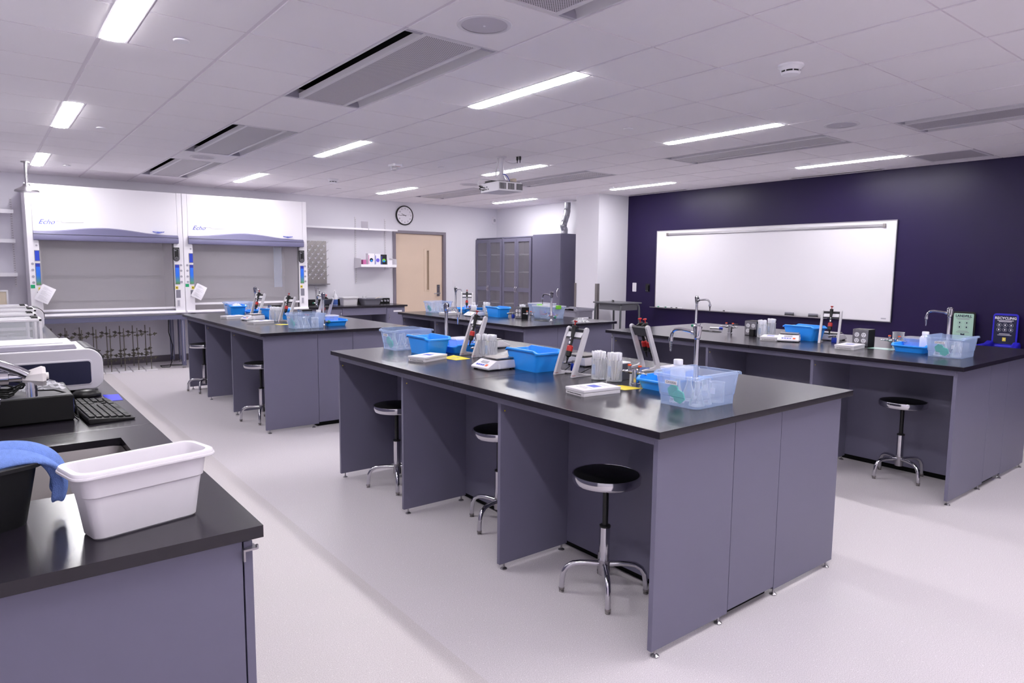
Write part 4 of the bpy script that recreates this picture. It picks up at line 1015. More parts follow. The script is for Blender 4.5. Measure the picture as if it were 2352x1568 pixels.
def make_balance():
    """top-loading balance, keypad end toward -x"""
    r = thing('lab_balance', 'x', 'balance', group='white top-loading balances')
    MB().loops([[(-.1, -.083, .006), (.1, -.083, .006), (.1, .083, .006), (-.1, .083, .006)], [(-.102, -.085, .018), (.102, -.085, .018), (.102, .085, .018), (-.102, .085, .018)],
                [(-.035, -.08, .055), (.1, -.08, .055), (.1, .08, .055), (-.035, .08, .055)]]).build('housing', 'plastic_white', r, bevel=.004)
    MB().prism(rrect(.13, .15, .008, 3, .035), 'z', .062, .068).cyl((.03, 0, .05), (.03, 0, .062), .03).build('weighing_pan', 'steel_dull', r, bevel=.001)
    k = (.055-.018)/.067; f = lambda x: .018+(x+.102)*k+.0012
    def tile(n, m, x0, y0, x1, y1, e=.0008): return MB().loops([[(x0, y0, f(x0)), (x1, y0, f(x1)), (x1, y1, f(x1)), (x0, y1, f(x0))], [(x0, y0, f(x0)+e), (x1, y0, f(x1)+e), (x1, y1, f(x1)+e), (x0, y1, f(x0)+e)]]).build(n, m, r, smooth=0)
    tile('display', 'grey_light', -.066, -.03, -.048, .035); 
    for y in (.045, .025, .005, -.015): tile('key', 'ink_blue', -.088, y-.008, -.078, y+.007)
    tile('orange_key', 'orange', -.09, -.055, -.075, -.035)
    for x in (-.08, .085):
        for y in (-.065, .065): MB().cyl((x, y, 0), (x, y, .008), .012, n=12).build('foot', 'black', r)
    MB().axlathe((-.02, -.078, .018), (0, 0, 1), [(.012, -.01), (.012, .012), (.008, .018)], 12).build('leveling_knob', 'plastic_white', r)
    return r
BA = make_balance()
def make_pipette():
    r = thing('pipette', 'x', 'pipette', group='black and red pipettes')
    MB().axlathe((0, 0, 0), (0, 0, 1), [(.003, -.155), (.0045, -.135), (.006, -.132), (.007, -.12), (.0155, -.112), (.017, -.085)], 14).build('tip_ejector', 'black', r)
    MB().axlathe((0, 0, 0), (0, 0, 1), [(.0175, -.085), (.0175, -.058), (.012, -.052)], 16).build('red_collar', 'red', r)
    MB().axlathe((0, 0, 0), (0, 0, 1), [(.0095, -.055), (.0095, 0), (.0125, .03), (.0135, .052), (.0145, .055), (.012, .062), (.0001, .062)], 16).build('body', 'black_soft', r)
    MB().box(-.013, -.004, -.045, -.0095, .004, -.03).box(-.0128, -.003, -.02, -.0095, .003, -.01).build('white_mark', 'white', r)
    MB().cyl((0, 0, .06), (0, 0, .078), .0035, n=8).axlathe((0, 0, .078), (0, 0, 1), [(.005, 0), (.011, .003), (.011, .008), (.004, .01)], 14).build('plunger', 'red', r)
    MB().prism([(.005, .045), (.03, .05), (.03, .056), (.005, .06)], 'y', -.006, .006).build('finger_hook', 'black_soft', r); return r
PI_ = make_pipette()
def make_stand():
    """A-frame pipette stand: front tips at x=0, leans toward +x, top at x=.105 z=.262"""
    r = thing('pipette_stand', 'x', 'pipette stand', group='white pipette stands')
    for s in (-1, 1):
        y = s*.07
        pl = [(-.002, 0), (.15, 0), (.15, .006), (.05, .022), (.042, .032), (.122, .25), (.12, .262), (.108, .268), (.096, .262), (.008, .03)]
        fr = MB().prism(pl, 'y', y-.009, y+.009).build('side_frame', 'stand_white', r, bevel=.0035)
        text('Thermo', .009, 'red', fr, (-.0045+.012, y-.0095*1, .012), '-y', ext=.0002)
    MB().prism([(.075, .205), (.108, .255), (.118, .25), (.092, .2)], 'y', -.061, .061).cyl((.106, -.062, .25), (.106, .062, .25), .009, n=12).build('crossbar', 'grey_dark', r, bevel=.001)
    q = MB().prism([(.0775, .213), (.095, .238), (.0935, .239), (.076, .214)], 'y', -.058, .058).build('label_strip', 'white', r)
    return r
SD = make_stand()
def stand(x, y, rz, where, n=1, side=0, **k):
    """front tips at (x,y) in the middle between the frames"""
    put(SD, (x, y, T), rz, 'white A-shaped pipette stand ' + where)
    M = Matrix.Rotation(rz, 4, 'Z')
    for i in range(n):
        yy = 0 if n == 1 else (-.022+.044*i)
        sx = .072 if not side else .072
        p = M @ Vector((sx-.004, yy, .218))
        l = 'black-red pipette on the stand ' + where if n == 1 else '%s black-red pipette of the pair on the stand %s' % (['right', 'left'][i], where)
        put(PI_, (x+p.x, y+p.y, T+p.z), (0, .27, rz), l)
DRP = tag(MB().lathe([(.0001, 0), (.0012, .001), (.0022, .012), (.0026, .05), (.0028, .10), (.0062, .112), (.0068, .135), (.0048, .144), (.0001, .145)], n=8, cap0=False, cap1=False).build('dropper', 'dropper_plastic'), 'x', 'dropper')
def make_beaker():
    r = thing('beaker', 'x', 'beaker', group='glass beakers full of droppers')
    MB().lathe([(.0001, 0), (.037, 0), (.04, .004), (.04, .11), (.0425, .116), (.0395, .113), (.0375, .108), (.0375, .005), (.0001, .004)], n=28).build('wall', 'glass', r)
    MB().prism([(-.012, .03), (.012, .03), (.012, .085), (-.012, .085)], 'x', -.0403, -.0401).build('graduation_panel', 'clear_bluish', r)
    return r
BK = make_beaker()
def droppers(x, y, n, bl, where):
    put(BK, (x, y, T), 0, '%s glass beaker full of droppers %s' % (bl, where))
    for i in range(n):
        a = i*2.399; q = math.sqrt((i+.5)/n); rb = .026*q*random.uniform(.5, 1); b = a+random.uniform(-.7, .7)
        rt = .031*q; dx, dy = rt*math.cos(b)-rb*math.cos(a), rt*math.sin(b)-rb*math.sin(a); k = 1/.105
        put(DRP, (x+rb*math.cos(a), y+rb*math.sin(a), T+.006+random.uniform(0, .006)), (-math.atan(dy*k), math.atan(dx*k), 0), 'clear plastic droppers standing in the %s beaker %s' % (bl, where), 'droppers in the %s beaker %s' % (bl, where))
def make_flask():
    r = thing('conical_flask', 'x', 'flask', group='glassware in the clear tubs')
    MB().lathe([(.0001, 0), (.032, 0), (.034, .004), (.030, .02), (.013, .072), (.011, .08), (.011, .102), (.0135, .106), (.0105, .104), (.0095, .08), (.028, .02), (.031, .004), (.0001, .003)], n=22).build('wall', 'glass', r)
    MB().prism([(-.009, .012), (.009, .012), (.008, .024), (-.008, .024)], 'x', -.0345, -.032).build('white_patch', 'offwhite', r)
    return r
FK = make_flask()
def make_gbeaker():
    r = thing('small_beaker', 'x', 'beaker', group='glassware in the clear tubs')
    MB().lathe([(.0001, 0), (.030, 0), (.032, .004), (.032, .085), (.035, .09), (.031, .088), (.030, .004), (.0001, .004)], n=22).build('wall', 'glass', r)
    MB().box(-.0335, -.012, .04, -.032, .012, .066).build('white_patch', 'offwhite', r)
    return r
GB = make_gbeaker()
def make_hexpad(n=6):
    r = thing('green_pad', 'x', 'scouring pad', group='green hexagonal pads in the clear tubs')
    q = [(.032*math.cos(PI/3*i+.3), .032*math.sin(PI/3*i+.3)) for i in range(6)]
    MB().prism(q, 'x', -.005, .005).build('pad', 'teal_pad', r, bevel=.003); return r
HX = make_hexpad()
def fill_tub(x, y, rz, where, flasks=4, beakers=2, pads=2):
    M = Matrix.Rotation(rz, 4, 'Z')
    for i in range(pads):
        p = M @ Vector((-.127-.0*i, .03-.03*i, 0)); put(HX, (x+p.x, y+p.y, T+.05-.008*i+.012*(i == 0)), (0, -.1, rz+.05*i), '%s hexagonal pad inside the tub %s' % (['upper green', 'lower green'][i], where))
    sp = [(-.075, .05), (-.01, -.045), (.0, .045), (-.075, -.055), (.06, .04)][:flasks]
    for i, (a, b) in enumerate(sp):
        p = M @ Vector((a, b, 0)); put(FK, (x+p.x, y+p.y, T+.004), i*.9, 'clear conical flasks in the tub %s' % where, 'conical flasks in the clear tub %s' % where)
    for i, (a, b) in enumerate([(.075, -.05), (.105, .045)][:beakers]):
        p = M @ Vector((a, b, 0)); put(GB, (x+p.x, y+p.y, T+.004), i*.9, 'small clear beakers in the tub %s' % where, 'small beakers in the clear tub %s' % where)
def ctub(x, y, rz, where, marked=True, **k):
    put(TUB if marked else TUBP, (x, y, T), rz, 'clear plastic tub of glassware ' + where); fill_tub(x, y, rz, where, **k)
def tray(x, y, rz, where, bottle=None, box=(.06, .02)):
    put(TR, (x, y, T), rz, 'shallow blue tray ' + where); M = Matrix.Rotation(rz, 4, 'Z')
    if bottle: p = M @ Vector((*bottle, 0)); put(BO, (x+p.x, y+p.y, T+.0035), 0, 'white screw-cap bottle in the blue tray ' + where)
    if box: p = M @ Vector((*box, 0)); put(FB, (x+p.x, y+p.y, T+.0035), rz, 'clear lidded box in the shallow blue tray ' + where)
def card(x, y, poly, m, label, n='paper_card', txt=None):
    r = thing(n, label, 'card', (x, y, T)); MB().prism(poly, 'z', 0, .0012).build('card', m, r, smooth=0)
    if txt: MB().box(-.03, -.012, .0012, .0, .012, .0015).box(.008, -.01, .0012, .03, .012, .0015).build('print', 'ink_grey', r)
    return r
def make_jar():
    """small clamp with blue jaw lying by the outlet boxes"""
    r = thing('burette_clamp', 'x', 'clamp', group='small steel clamps with blue jars')
    MB().lathe([(.0001, 0), (.019, 0), (.02, .003), (.02, .03), (.017, .04), (.0001, .042)], n=18).build('blue_cup', 'blue_label', r)
    MB().cyl((0, 0, .04), (0, 0, .058), .014, n=14).cyl((-.06, .02, .05), (.02, 0, .05), .006, n=10).axlathe((-.05, .02, .05), (-1, .25, 0), [(.009, 0), (.009, .012), (.004, .03)], 10).build('steel_head', 'steel', r)
    return r
CLA = make_jar()

# --- foreground bench
ctub(2.475, 1.815, 0, 'at the near corner of the foreground bench')
tray(2.715, 2.135, 0, 'behind the near clear tub', (-.02, -.035), (.02, .04)) if False else tray(2.705, 2.12, 0, 'behind the near foreground clear tub', (-.035, -.045), (.075, .03))
put(TI, (2.275, 2.262, T), -.1, 'flat white printed box nearest the viewer')
card(2.47, 2.30, [(-.05, .08), (-.02, -.08), (.09, -.1), (.07, .02)], 'yellow', 'yellow card under the near beakers beside the flat white box', txt=1)
droppers(2.575, 2.52, 34, 'left', 'behind the near flat white box'); droppers(2.595, 2.425, 34, 'right', 'behind the near flat white box')
stand(2.49, 2.712, 0, 'in front of the near droppers')
stand(3.13, 2.62, PI-.15, 'facing away behind the near droppers', 2)
put(BT, (2.525, 3.01, T), -.03, 'deep blue plastic tub right of the near balance on the foreground bench')
put(BA, (2.352, 3.165, T), 0, 'white balance with steel pan at the front of the foreground bench')
put(BA, (2.93, 2.97, T), PI, 'white balance seen from behind between the near stand and the droppers')
put(BA, (2.99, 4.03, T), PI, 'white balance with dark pan near the far faucet of the foreground bench')
droppers(2.60, 3.635, 26, 'left', 'behind the front balance'); droppers(2.62, 3.548, 28, 'right', 'behind the front balance')
stand(2.523, 3.70, 0, 'between the yellow card and the middle droppers')
card(2.42, 3.67, [(-.07, .06), (-.055, -.09), (.065, -.08), (.07, .13)], 'yellow', 'yellow card beside the far flat white box', txt=1)
put(TI, (2.235, 3.71, T), .36, 'flat white printed box with lettering on its edge, far end of the foreground bench')
put(BT, (2.405, 3.985, T), -.05, 'deep blue plastic tub behind the far flat white box')
tray(2.68, 3.96, 0, 'behind the far deep blue tub', None, (-.02, .0))
ctub(2.425, 4.325, 0, 'at the far end of the foreground bench')
put(CLA, (2.70, 2.845, T), .3, 'blue and steel clamp head behind the near pipette stand')
put(CLA, (2.66, 3.72, T), .3, 'blue and steel clamp head behind the middle pipette stand')
tag(MB().tube([(2.72, 2.88, T+.03), (2.62, 2.84, T+.004), (2.56, 2.78, T+.004), (2.60, 2.70, T+.004), (2.66, 2.62, T+.06), (2.69, 2.58, T+.05)], .0022, 6).build('black_cord', 'rubber'), 'thin black cord running behind the near pipette stand to the outlet box', 'cord')
r = thing('junction_box', 'low steel-sided box half hidden behind the right beaker of droppers', 'box', (2.69, 2.475, T))
MB().box(-.03, -.045, 0, .03, .045, .088).build('body', 'steel_dull', r, bevel=.003); MB().box(-.032, -.047, .088, .032, .047, .094).build('lid', 'white', r, bevel=.001)
# --- right bench
marker('marker', (5.82, 4.07, T), -1.1, 'blue-capped white marker lying at the far end of the right bench', 'blue_label')
card(5.5, 3.25, [(-.045, -.06), (.045, -.06), (.045, .06), (-.045, .06)], 'paper', 'white paper slip behind the beakers on the right bench')
droppers(5.42, 3.315, 20, 'left', 'on the right bench'); droppers(5.64, 3.36, 22, 'right', 'on the right bench')
put(TI, (5.32, 3.17, T), .4, 'flat white box half behind the balance on the right bench')
put(BA, (5.335, 3.01, T), .44, 'white balance at the front of the right bench')
put(BT, (5.56, 3.0, T), -.12, 'deep blue plastic tub behind the balance on the right bench')
stand(5.415, 2.715, .32, 'on the right bench')
put(BA, (5.75, 2.85, T), PI+.1, 'grey-white balance behind the pipette stand on the right bench')
put(CLA, (5.56, 2.74, T), .2, 'blue and steel clamp head behind the pipette stand on the right bench')
put(TI, (5.235, 2.455, T), .08, 'flat white printed box before the near outlet box on the right bench')
r = card(5.42, 2.29, [(-.06, -.09), (.06, -.09), (.06, .09), (-.06, .09)], 'glass_pale_green', 'pale green glass tile lying beside the near outlet box on the right bench', 'glass_tile')
tag(MB().lathe([(.0001, 0), (.04, 0), (.042, .004), (.042, .1), (.045, .106), (.041, .104), (.04, .004), (.0001, .004)], (5.78, 2.33, T), 24).build('beaker', 'glass'), 'empty glass beaker behind the shallow blue tray on the right bench', 'beaker')
tray(5.48, 2.075, 0, 'at the near end of the right bench', (-.02, -.06), (.08, .04))
ctub(5.34, 1.80, 0, 'at the near end of the right bench')
# --- rear bench
ctub(4.80, 7.70, 0, 'at the far left end of the rear bench', True, flasks=3)
tray(5.14, 7.46, 0, 'on the rear bench', None, (.02, 0))
put(TI, (4.65, 7.19, T), .1, 'flat white printed box at the left of the rear bench')
stand(4.93, 7.22, .9, 'on the rear bench')
put(BO, (4.96, 7.22-.12, T), 0, 'white squeeze bottle beside the rear bench balance')
put(BA, (4.755, 6.80, T), 0, 'white balance on the rear bench')
droppers(5.10, 7.03, 14, 'left', 'behind the rear bench balance'); droppers(5.06, 6.93, 16, 'right', 'behind the rear bench balance')
put(CLA, (5.02, 6.80, T), .3, 'blue and steel clamp head left of the deep blue tub on the rear bench')
put(BT, (4.95, 6.57, T), -.08, 'deep blue plastic tub in the middle of the rear bench')
put(CLA, (5.02, 6.36, T), .1, 'blue and steel clamp head right of the deep blue tub on the rear bench')
droppers(5.16, 6.36, 12, 'single', 'beside the outlet box on the rear bench')
r = thing('clear_storage_box', 'clear lidded storage box with green latches full of colourful small things', 'box', (5.34, 6.08, T), -.05)
m = MB(); tubshell(m, .22, .30, .26, .36, .14, t=.003, rim=.008, lip=.008, r=.02); m.build('body', 'clear_bluish', r); MB().prism(rrect(.265, .365, .03, 4), 'z', .14, .15).build('lid', 'bag', r)
for s in (-1, 1): MB().prism(rrect(.07, .03, .008, 3, 0, s*.182), 'z', .115, .158).build('green_latch', 'lime', r, bevel=.006)
for i in range(26):
    c = ['pink', 'violet', 'orange', 'paper', 'red', 'yellow', 'ink_blue'][i % 7]
    o = MB().cyl((0, 0, 0), (0, 0, .03), .007, n=8).build('small_vial', c); o.location = (5.34+random.uniform(-.08, .08), 6.08+random.uniform(-.12, .12), T+.012+random.uniform(0, .05)); o.rotation_euler = (random.uniform(-1.5, 1.5), random.uniform(-1.5, 1.5), 0)
    tag(o, 'small coloured vials heaped in the storage box with green latches', 'vial', 'coloured vials in the storage box')
r = thing('clear_storage_box', 'flat clear stacked storage box behind the one with green latches', 'box', (5.52, 6.42, T), 0)
m = MB(); tubshell(m, .2, .26, .24, .3, .15, t=.003, rim=.008, lip=.008, r=.02); m.build('body', 'clear_bluish', r); MB().prism(rrect(.245, .305, .03, 4), 'z', .15, .16).build('lid', 'bag', r)
def crumple(name, loc, w_, d_, h_, m, label, cat, seed):
    rnd = random.Random(seed); n = 14; vs = []; fs = []
    for i in range(n+1):
        for j in range(n+1):
            u, v = i/n*2-1, j/n*2-1; e = max(0, 1-max(abs(u), abs(v))**2)
            vs.append((u*w_/2+rnd.uniform(-.008, .008), v*d_/2+rnd.uniform(-.008, .008), .001+e*h_*rnd.uniform(.35, 1)))
    for i in range(n):
        for j in range(n): a = i*(n+1)+j; fs.append((a, a+1, a+n+2, a+n+1))
    o = MB().add(vs, fs).build(name, m, smooth=0); o.location = loc; tag(o, label, cat); return o
crumple('plastic_bag', (5.28, 5.47, T), .16, .16, .05, 'bag', 'crumpled clear plastic bag near the front edge of the rear bench', 'bag', 3)
# --- left bench
ctub(2.53, 8.73, 0, 'at the left bench far end', False, pads=0)
put(BT, (2.42, 8.46, T), -.1, 'deep blue plastic tub before the far clear tub on the left bench')
crumple('plastic_bag', (2.43, 8.46, T+.105), .1, .1, .04, 'dropper_plastic', 'white plastic bag in the far deep blue tub on the left bench', 'bag', 5)
put(TI, (2.225, 7.90, T), .25, 'flat white printed box farther along the left bench')
tray(2.66, 8.30, 0, 'at the left bench far end', None, (.05, 0))
stand(2.50, 8.06, .35, 'toward the left bench far end')
put(BA, (2.325, 7.53, T), .12, 'white balance on the left bench')
put(BT, (2.56, 7.48, T), .35, 'deep blue plastic tub behind the droppers on the left bench')
put(TI, (2.25, 7.03, T), .25, 'flat white printed box in front of the droppers on the left bench')
droppers(2.47, 7.30, 16, 'left', 'on the left bench'); droppers(2.50, 7.21, 18, 'right', 'on the left bench')
stand(2.50, 7.12-.03, .35, 'right of the droppers on the left bench')
card(2.38, 6.79, [(-.06, .04), (-.02, -.05), (.08, -.05), (.05, .06)], 'yellow', 'yellow card left of the near clear tub on the left bench')
put(BO, (2.70, 6.62, T), 0, 'white screw-cap bottle behind the near clear tub on the left bench')
ctub(2.45, 6.32, 0, 'at the near end of the left bench')
tray(2.79, 6.53, PI/2, 'at the left bench near end', None, (.02, .0))
stand(2.76, 6.72, -1.2, 'behind the left bench near tub')

# ================================================================== LEFT COUNTER ITEMS
r = thing('plastic_bin', 'long white plastic bin standing on the near counter corner', 'bin', (.262, 1.693, T), math.radians(12.5))
m = MB(); sub = 6
def Lp(w_, d_, z, rr): return [(x, y, z) for x, y in rrect(w_, d_, rr, 5)]
m.loops([Lp(.215, .075, 0, .018), Lp(.222, .082, .004, .02), Lp(.246, .096, .094, .022), Lp(.256, .106, .098, .025), Lp(.268, .114, .142, .027), Lp(.302, .138, .1425, .030), Lp(.304, .140, .1445, .031), Lp(.303, .139, .148, .031), Lp(.299, .135, .1485, .03), Lp(.298, .134, .154, .03), Lp(.295, .131, .156, .029),
         Lp(.272, .110, .156, .028), Lp(.264, .106, .150, .026), Lp(.248, .096, .094, .022), Lp(.218, .078, .006, .018)])
m.build('body', 'tub_white', r)
r = thing('wash_tub', 'black plastic tub at the left edge with a blue towel over its rim', 'tub', (-.075, 1.84, T), math.radians(24))
m = MB(); tubshell(m, .25, .12, .31, .185, .145, t=.004, rim=.012, lip=.01, r=.03); m.build('body', 'black_soft', r)
# towel draped over the rim
def cloth():
    """folded towel: rises out of the tub, goes over the right rim and hangs outside"""
    prof = [(-.12, 1.0), (-.10, 1.035), (-.06, 1.062), (-.02, 1.082), (.02, 1.088), (.055, 1.086), (.085, 1.075), (.108, 1.058), (.122, 1.035), (.128, 1.01), (.126, .985), (.122, .965)]
    n = 26; vs = []; rnd = random.Random(4)
    A = Vector((-.02, 1.95, 0)); 
    ls = []
    for i, (x, z) in enumerate(prof):
        t = i/(len(prof)-1); row = []
        wid = .13-.05*max(0, t-.45)*1.8
        for j in range(n+1):
            v = j/n*2-1
            zz = z-.035*abs(v)**2.2*(1-.4*t)+.006*math.sin(v*9+t*5)+.004*math.sin(v*17+1+t*9)
            row.append((x-.01+.012*math.sin(v*7+t*3), 1.875+v*wid/2+.01*t, zz))
        ls.append(row)
    k = len(ls)*(n+1); vs = [p for l in ls for p in l]; fs = []
    for i in range(len(ls)-1):
        for j in range(n): a = i*(n+1)+j; fs.append((a, a+1, a+n+2, a+n+1))
    me = bpy.data.meshes.new('towel'); me.from_pydata(vs, [], fs); me.polygons.foreach_set('use_smooth', [True]*len(fs)); me.materials.append(MATS['towel'])
    o = bpy.data.objects.new('towel', me); C.objects.link(o)
    s = o.modifiers.new('s', 'SOLIDIFY'); s.thickness = .012; s.offset = -1; q = o.modifiers.new('u', 'SUBSURF'); q.levels = 2; q.render_levels = 2
    return tag(o, 'blue terry towel draped over the rim of the black tub', 'towel')
cloth()
# sink faucet with white knob
r = thing('sink_faucet', 'chrome sink faucet with white fluted knob and serrated nozzle at the left edge', 'faucet', (-.152, 2.33, T))
MB().lathe([(.03, 0), (.03, .008), (.018, .015), (.016, .25), (.022, .26), (.022, .30), (.0001, .305)], n=24).build('post', 'chrome', r)
MB().axlathe((0, 0, .272), (1, .02, -.01), [(.022, 0), (.024, .03), (.018, .05), (.017, .13), (.014, .16), (.014, .175), (.02, .178), (.02, .20), (.013, .202), (.013, .232)], 24).build('valve_body', 'chrome', r)
MB().tube(bez((.0, 0, .30), (.06, .01, .335), (.16, .01, .335), (.245, -.015, .275), 14), .013, 12).build('gooseneck', 'chrome', r)
pts = [(.016, 0), (.017, .008), (.026, .045), (.022, .054)]
m = MB(); n = 16; ls = []
for rr, z in ((.013, .0), (.0145, .004), (.027, .046), (.024, .055)):
    ls.append([(.232+z, (rr*(1+.13*(i % 2)))*math.cos(2*PI*i/n), .268+(rr*(1+.13*(i % 2)))*math.sin(2*PI*i/n)) for i in range(n)])
m.loops(ls).cyl((.287, 0, .268), (.294, 0, .268), .01, n=14).build('white_knob', 'knob_white', r, bevel=.0008)
MB().cyl((.252, .0, .212), (.252, .0, .262), .0135, n=20).cyl((.252, 0, .228), (.252, 0, .236), .0145, n=20).build('outlet_cylinder', 'chrome', r)
MB().axlathe((.165, 0, .262), (0, 0, -1), [(.018, 0), (.018, .02), (.013, .024), (.012, .045), (.016, .05), (.015, .065)], 16).build('nozzle_holder', 'chrome', r)
n_ = []
for i in range(7): n_ += [(.0105-.0006*i, .065+i*.007), (.0085-.0006*i, .0715+i*.007)]
MB().axlathe((.165, 0, .262), (0, 0, -1), n_, 16).build('serrated_nozzle', 'offwhite', r)
# computer
r = thing('desktop_computer', 'flat black desktop computer lying on the counter beside the keyboard', 'computer', (.06, 3.165, T))
MB().box(-.19, -.17, .004, .195, .17, .098).build('case', 'pc_black', r, bevel=.004)
MB().box(-.185, -.165, .098, .19, .165, .1).build('top_panel', 'grey_dark', r, bevel=.001)
MB().box(.1945, -.15, .03, .197, -.13, .08).build('front_port', 'blue_label', r)
tag(crumple('plastic_bag', (.17, 3.20, T+.1), .14, .12, .04, 'bag', 'clear crumpled plastic bag lying on the black computer', 'bag', 8), 'clear crumpled plastic bag lying on the black computer', 'bag')
m = MB()
for i in range(5):
    c = (-.02+.02*i, 3.05+.015*i, T+.108+.007*i); rr = .07-.004*i
    m.tube([(c[0]+rr*1.2*math.cos(2*PI*k/20), c[1]+rr*.7*math.sin(2*PI*k/20), c[2]+.01*math.sin(k*.9+i)) for k in range(20)], .0035, 6, closed=True)
m.tube([(.12, 3.08, T+.115), (.2, 3.06, T+.112), (.258, 3.05, T+.09), (.268, 3.03, T+.03), (.268, 3.0, T+.008), (.26, 3.1, T+.006)], .003, 6)
tag(m.build('cable_bundle', 'rubber'), 'coiled bundle of black cables on top of the black computer', 'cable')
# monitor at the left edge
r = thing('computer_monitor', 'black monitor edge at the left border of the photo', 'monitor', (-.22, 3.35, T))
MB().prism([(-.02, .06), (.205, .06), (.185, .40), (-.02, .40)], 'y', -.02, .02).build('screen_housing', 'pc_black', r, bevel=.004)
MB().cyl((.0, 0, .02), (.0, 0, .1), .02).build('neck', 'pc_black', r)
MB().prism(rrect(.2, .2, .03, 4), 'z', .0, .02).build('base', 'pc_black', r)
# keyboard
r = thing('keyboard', 'black computer keyboard near the counter edge', 'keyboard', (.352, 3.11, T), math.radians(3))
MB().prism([(-.075, 0), (.075, 0), (.078, .008), (-.074, .022), (-.08, .016)], 'y', -.23, .23).build('case', 'black', r, bevel=.003)
m = MB(); kk = 0
for row in range(6):
    x = -.062+.0235*row; z = .0225-.0145*(x+.074)/.152
    segs = [(-.215, 15)] + [(.085, 3)] + [(.150, 4)]
    for y0, cnt in segs:
        if row == 5 and cnt == 15:
            for a, b in ((-.215, -.19), (-.185, -.165), (-.16, -.05), (-.045, -.02), (-.015, .065)): m.box(x-.009, a, z, x+.009, b, z+.006)
            continue
        for i in range(cnt):
            if cnt == 3 and (row == 3 or (row == 4 and i != 1)): continue
            m.box(x-.009, y0+i*.0192, z, x+.009, y0+i*.0192+.0165, z+.006)
ko = m.build('keys', 'black_soft', r, bevel=.0012, seg=1)
ko['kind'] = 'stuff'
r = thing('computer_mouse', 'black computer mouse behind the keyboard', 'mouse', (.35, 3.50, T), .1)
m = MB(); ls = []
for z, s in ((0, .92), (.006, 1), (.016, .97), (.026, .85), (.034, .6), (.037, .25)):
    ls.append([(-.006*(z*30)+.058*s*math.cos(2*PI*i/24), .032*s*math.sin(2*PI*i/24), z) for i in range(24)])
m.loops(ls).build('shell', 'black', r, smooth=80)
MB().cyl((.035, -.004, .026), (.035, .004, .026), .008).build('wheel', 'grey_dark', r)
card(.445, 3.43, [(-.035, -.10), (.02, -.10), (.025, .06), (-.035, .08)], 'blue_card', 'bright blue card under the mouse at the counter edge')
# analyzers
def analyzer(y, label, paper=True):
    r = thing('analyzer', label, 'lab instrument', (.0, y, T), 0, 'white rounded analyzers on the left counter')
    D = .40; X = .435
    q = [(-.28, .012)]+[(X-.05+.05*math.sin(t), .062-.05*math.cos(t)) for t in [PI/2*i/6 for i in range(7)]]+[(X-.065+.065*math.cos(t), .135+.065*math.sin(t)) for t in [PI/2*i/8 for i in range(9)]]+[(-.28, .2)]
    MB().prism(q, 'y', 0, D).build('body', 'plastic_white', r, bevel=.006)
    q2 = [(X-.062+.066*math.cos(t), .135+.069*math.sin(t)) for t in [-.5+(PI/2+.5)*i/10 for i in range(11)]]
    q2 += [(p[0]-.008, p[1]-.004) for p in reversed(q2)]
    MB().prism([(p[0]+.003, p[1]) for p in q2], 'y', .03, D-.02).build('dark_edge_trim', 'grey_dark', r)
    MB().prism(rrect(.6, .118, .014, 4, .09, .092), 'y', -.004, .004).build('front_window_frame', 'plastic_white', r, bevel=.003)
    MB().prism(rrect(.588, .104, .012, 4, .09, .092), 'y', -.0075, -.003).build('dark_window', 'sign_navy', r)
    MB().prism([(-.28, .2), (.34, .2), (.33, .222), (.0, .222), (-.03, .212), (-.28, .212)], 'y', .03, D-.03).build('top_cover', 'grey_light', r, bevel=.005)
    for x in (-.2, .33):
        for yy in (.05, D-.05): MB().cyl((x, yy, 0), (x, yy, .014), .015, n=12).build('foot', 'rubber', r)
    if paper:
        p = thing('printed_sheet', 'printed sheets of paper lying on top of the near analyzer', 'paper', (.09, y+.22, T+.2225))
        MB().box(-.2, -.12, 0, .2, .13, .002).build('sheet', 'paper', p)
        m = MB()
        for i in range(9): m.box(-.17, -.1+i*.024, .002, random.uniform(.0, .17), -.098+i*.024, .0023)
        m.build('text_line', 'ink_grey', p)
    return r
analyzer(3.64, 'white rounded analyzer with dark front window, behind the mouse'); analyzer(7.22, 'white rounded analyzer farther down the counter, behind the glass balances', False)
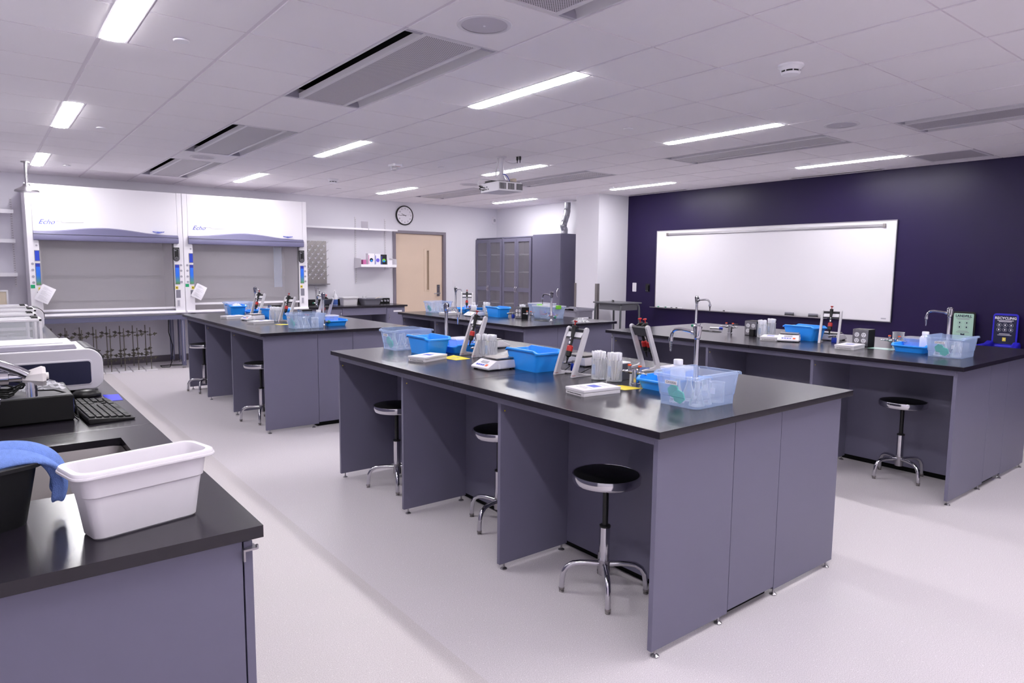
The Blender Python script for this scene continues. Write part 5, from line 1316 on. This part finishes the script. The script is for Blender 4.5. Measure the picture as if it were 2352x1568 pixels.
def make_shieldbal():
    r = thing('analytical_balance', 'x', 'balance', group='analytical balances with glass draft shields')
    W, X0, X1, Hh = .1, -.2, .06, .29; t = .014
    MB().box(X0-.12, -W, .0, X0, W, Hh-.02).box(X0, -W, .008, X1, W, .06).build('housing', 'grey_light', r, bevel=.005)
    m = MB()
    for s in (-1, 1):
        m.box(X1-t, s*W, .06, X1, s*(W-t), Hh).box(X0, s*W, .06, X0+.05, s*(W-t), Hh).box(X0, s*W, Hh-t, X1, s*(W-t), Hh)
    m.box(X1-t, -W, Hh-t, X1, W, Hh).box(X0, -W, Hh-.02, X0+.06, W, Hh).build('shield_frame', 'offwhite', r, bevel=.002)
    for s in (-1, 1): MB().box(X0+.05, s*(W-.004), .06, X1-t, s*(W-.008), Hh-t).build('side_glass', 'glass', r)
    MB().box(X1-.006, -W+t, .06, X1-.002, W-t, Hh-t).build('front_glass', 'glass', r)
    MB().box(X0+.06, -W+t, Hh-.012, X1-t, W-t, Hh-.006).build('top_glass', 'glass', r)
    MB().cyl((-.06, 0, .06), (-.06, 0, .085), .01).cyl((-.06, 0, .085), (-.06, 0, .09), .042, n=24).build('weighing_pan', 'chrome', r)
    MB().prism(rrect(.03, .02, .004, 2, X1-.03, -.04), 'z', Hh, Hh+.008).prism(rrect(.03, .02, .004, 2, X1-.03, .06), 'z', Hh, Hh+.008).build('slide_grip', 'black', r)
    MB().loops([[(X1, -W, .004), (X1+.1, -W+.01, .004), (X1+.1, W-.01, .004), (X1, W, .004)], [(X1, -W, .055), (X1+.1, -W+.01, .02), (X1+.1, W-.01, .02), (X1, W, .055)]]).build('keypad', 'grey_light', r, bevel=.003)
    for x in (X0-.08, X1+.06):
        for s in (-.07, .07): MB().cyl((x, s, 0), (x, s, .006), .012, n=10).build('foot', 'black', r)
    return r
AB = make_shieldbal()
for i, (x, y) in enumerate(((.198, 4.57), (.20, 5.05), (.225, 5.50), (.205, 5.98))):
    put(AB, (x, y, T), 0, 'grey analytical balance with glass draft shield, %s in the row on the counter' % ['nearest', 'second', 'third', 'farthest'][i])
# framed board leaning at the far end of the counter
r = thing('picture_frame', 'white-framed beige panel standing at the far left end of the counter', 'frame', (.14, 10.5, T))
MB().box(-.2, 0, 0, .12, .02, .24).build('panel', 'terra', r)
m = MB()
for a in ((-.22, 0, .14, .02), (-.22, .24, .14, .26), (.12, 0, .14, .26), (-.22, 0, -.2, .26)): m.box(a[0], -.005, a[1], a[2], .022, a[3])
m.build('frame', 'offwhite', r)

# drop builder leftovers that were never placed
for o in [o for o in C.objects if o.get('label') == 'x' and o.name not in USED]:
    for c in [c for c in C.objects if c.parent == o]: bpy.data.objects.remove(c)
    bpy.data.objects.remove(o)
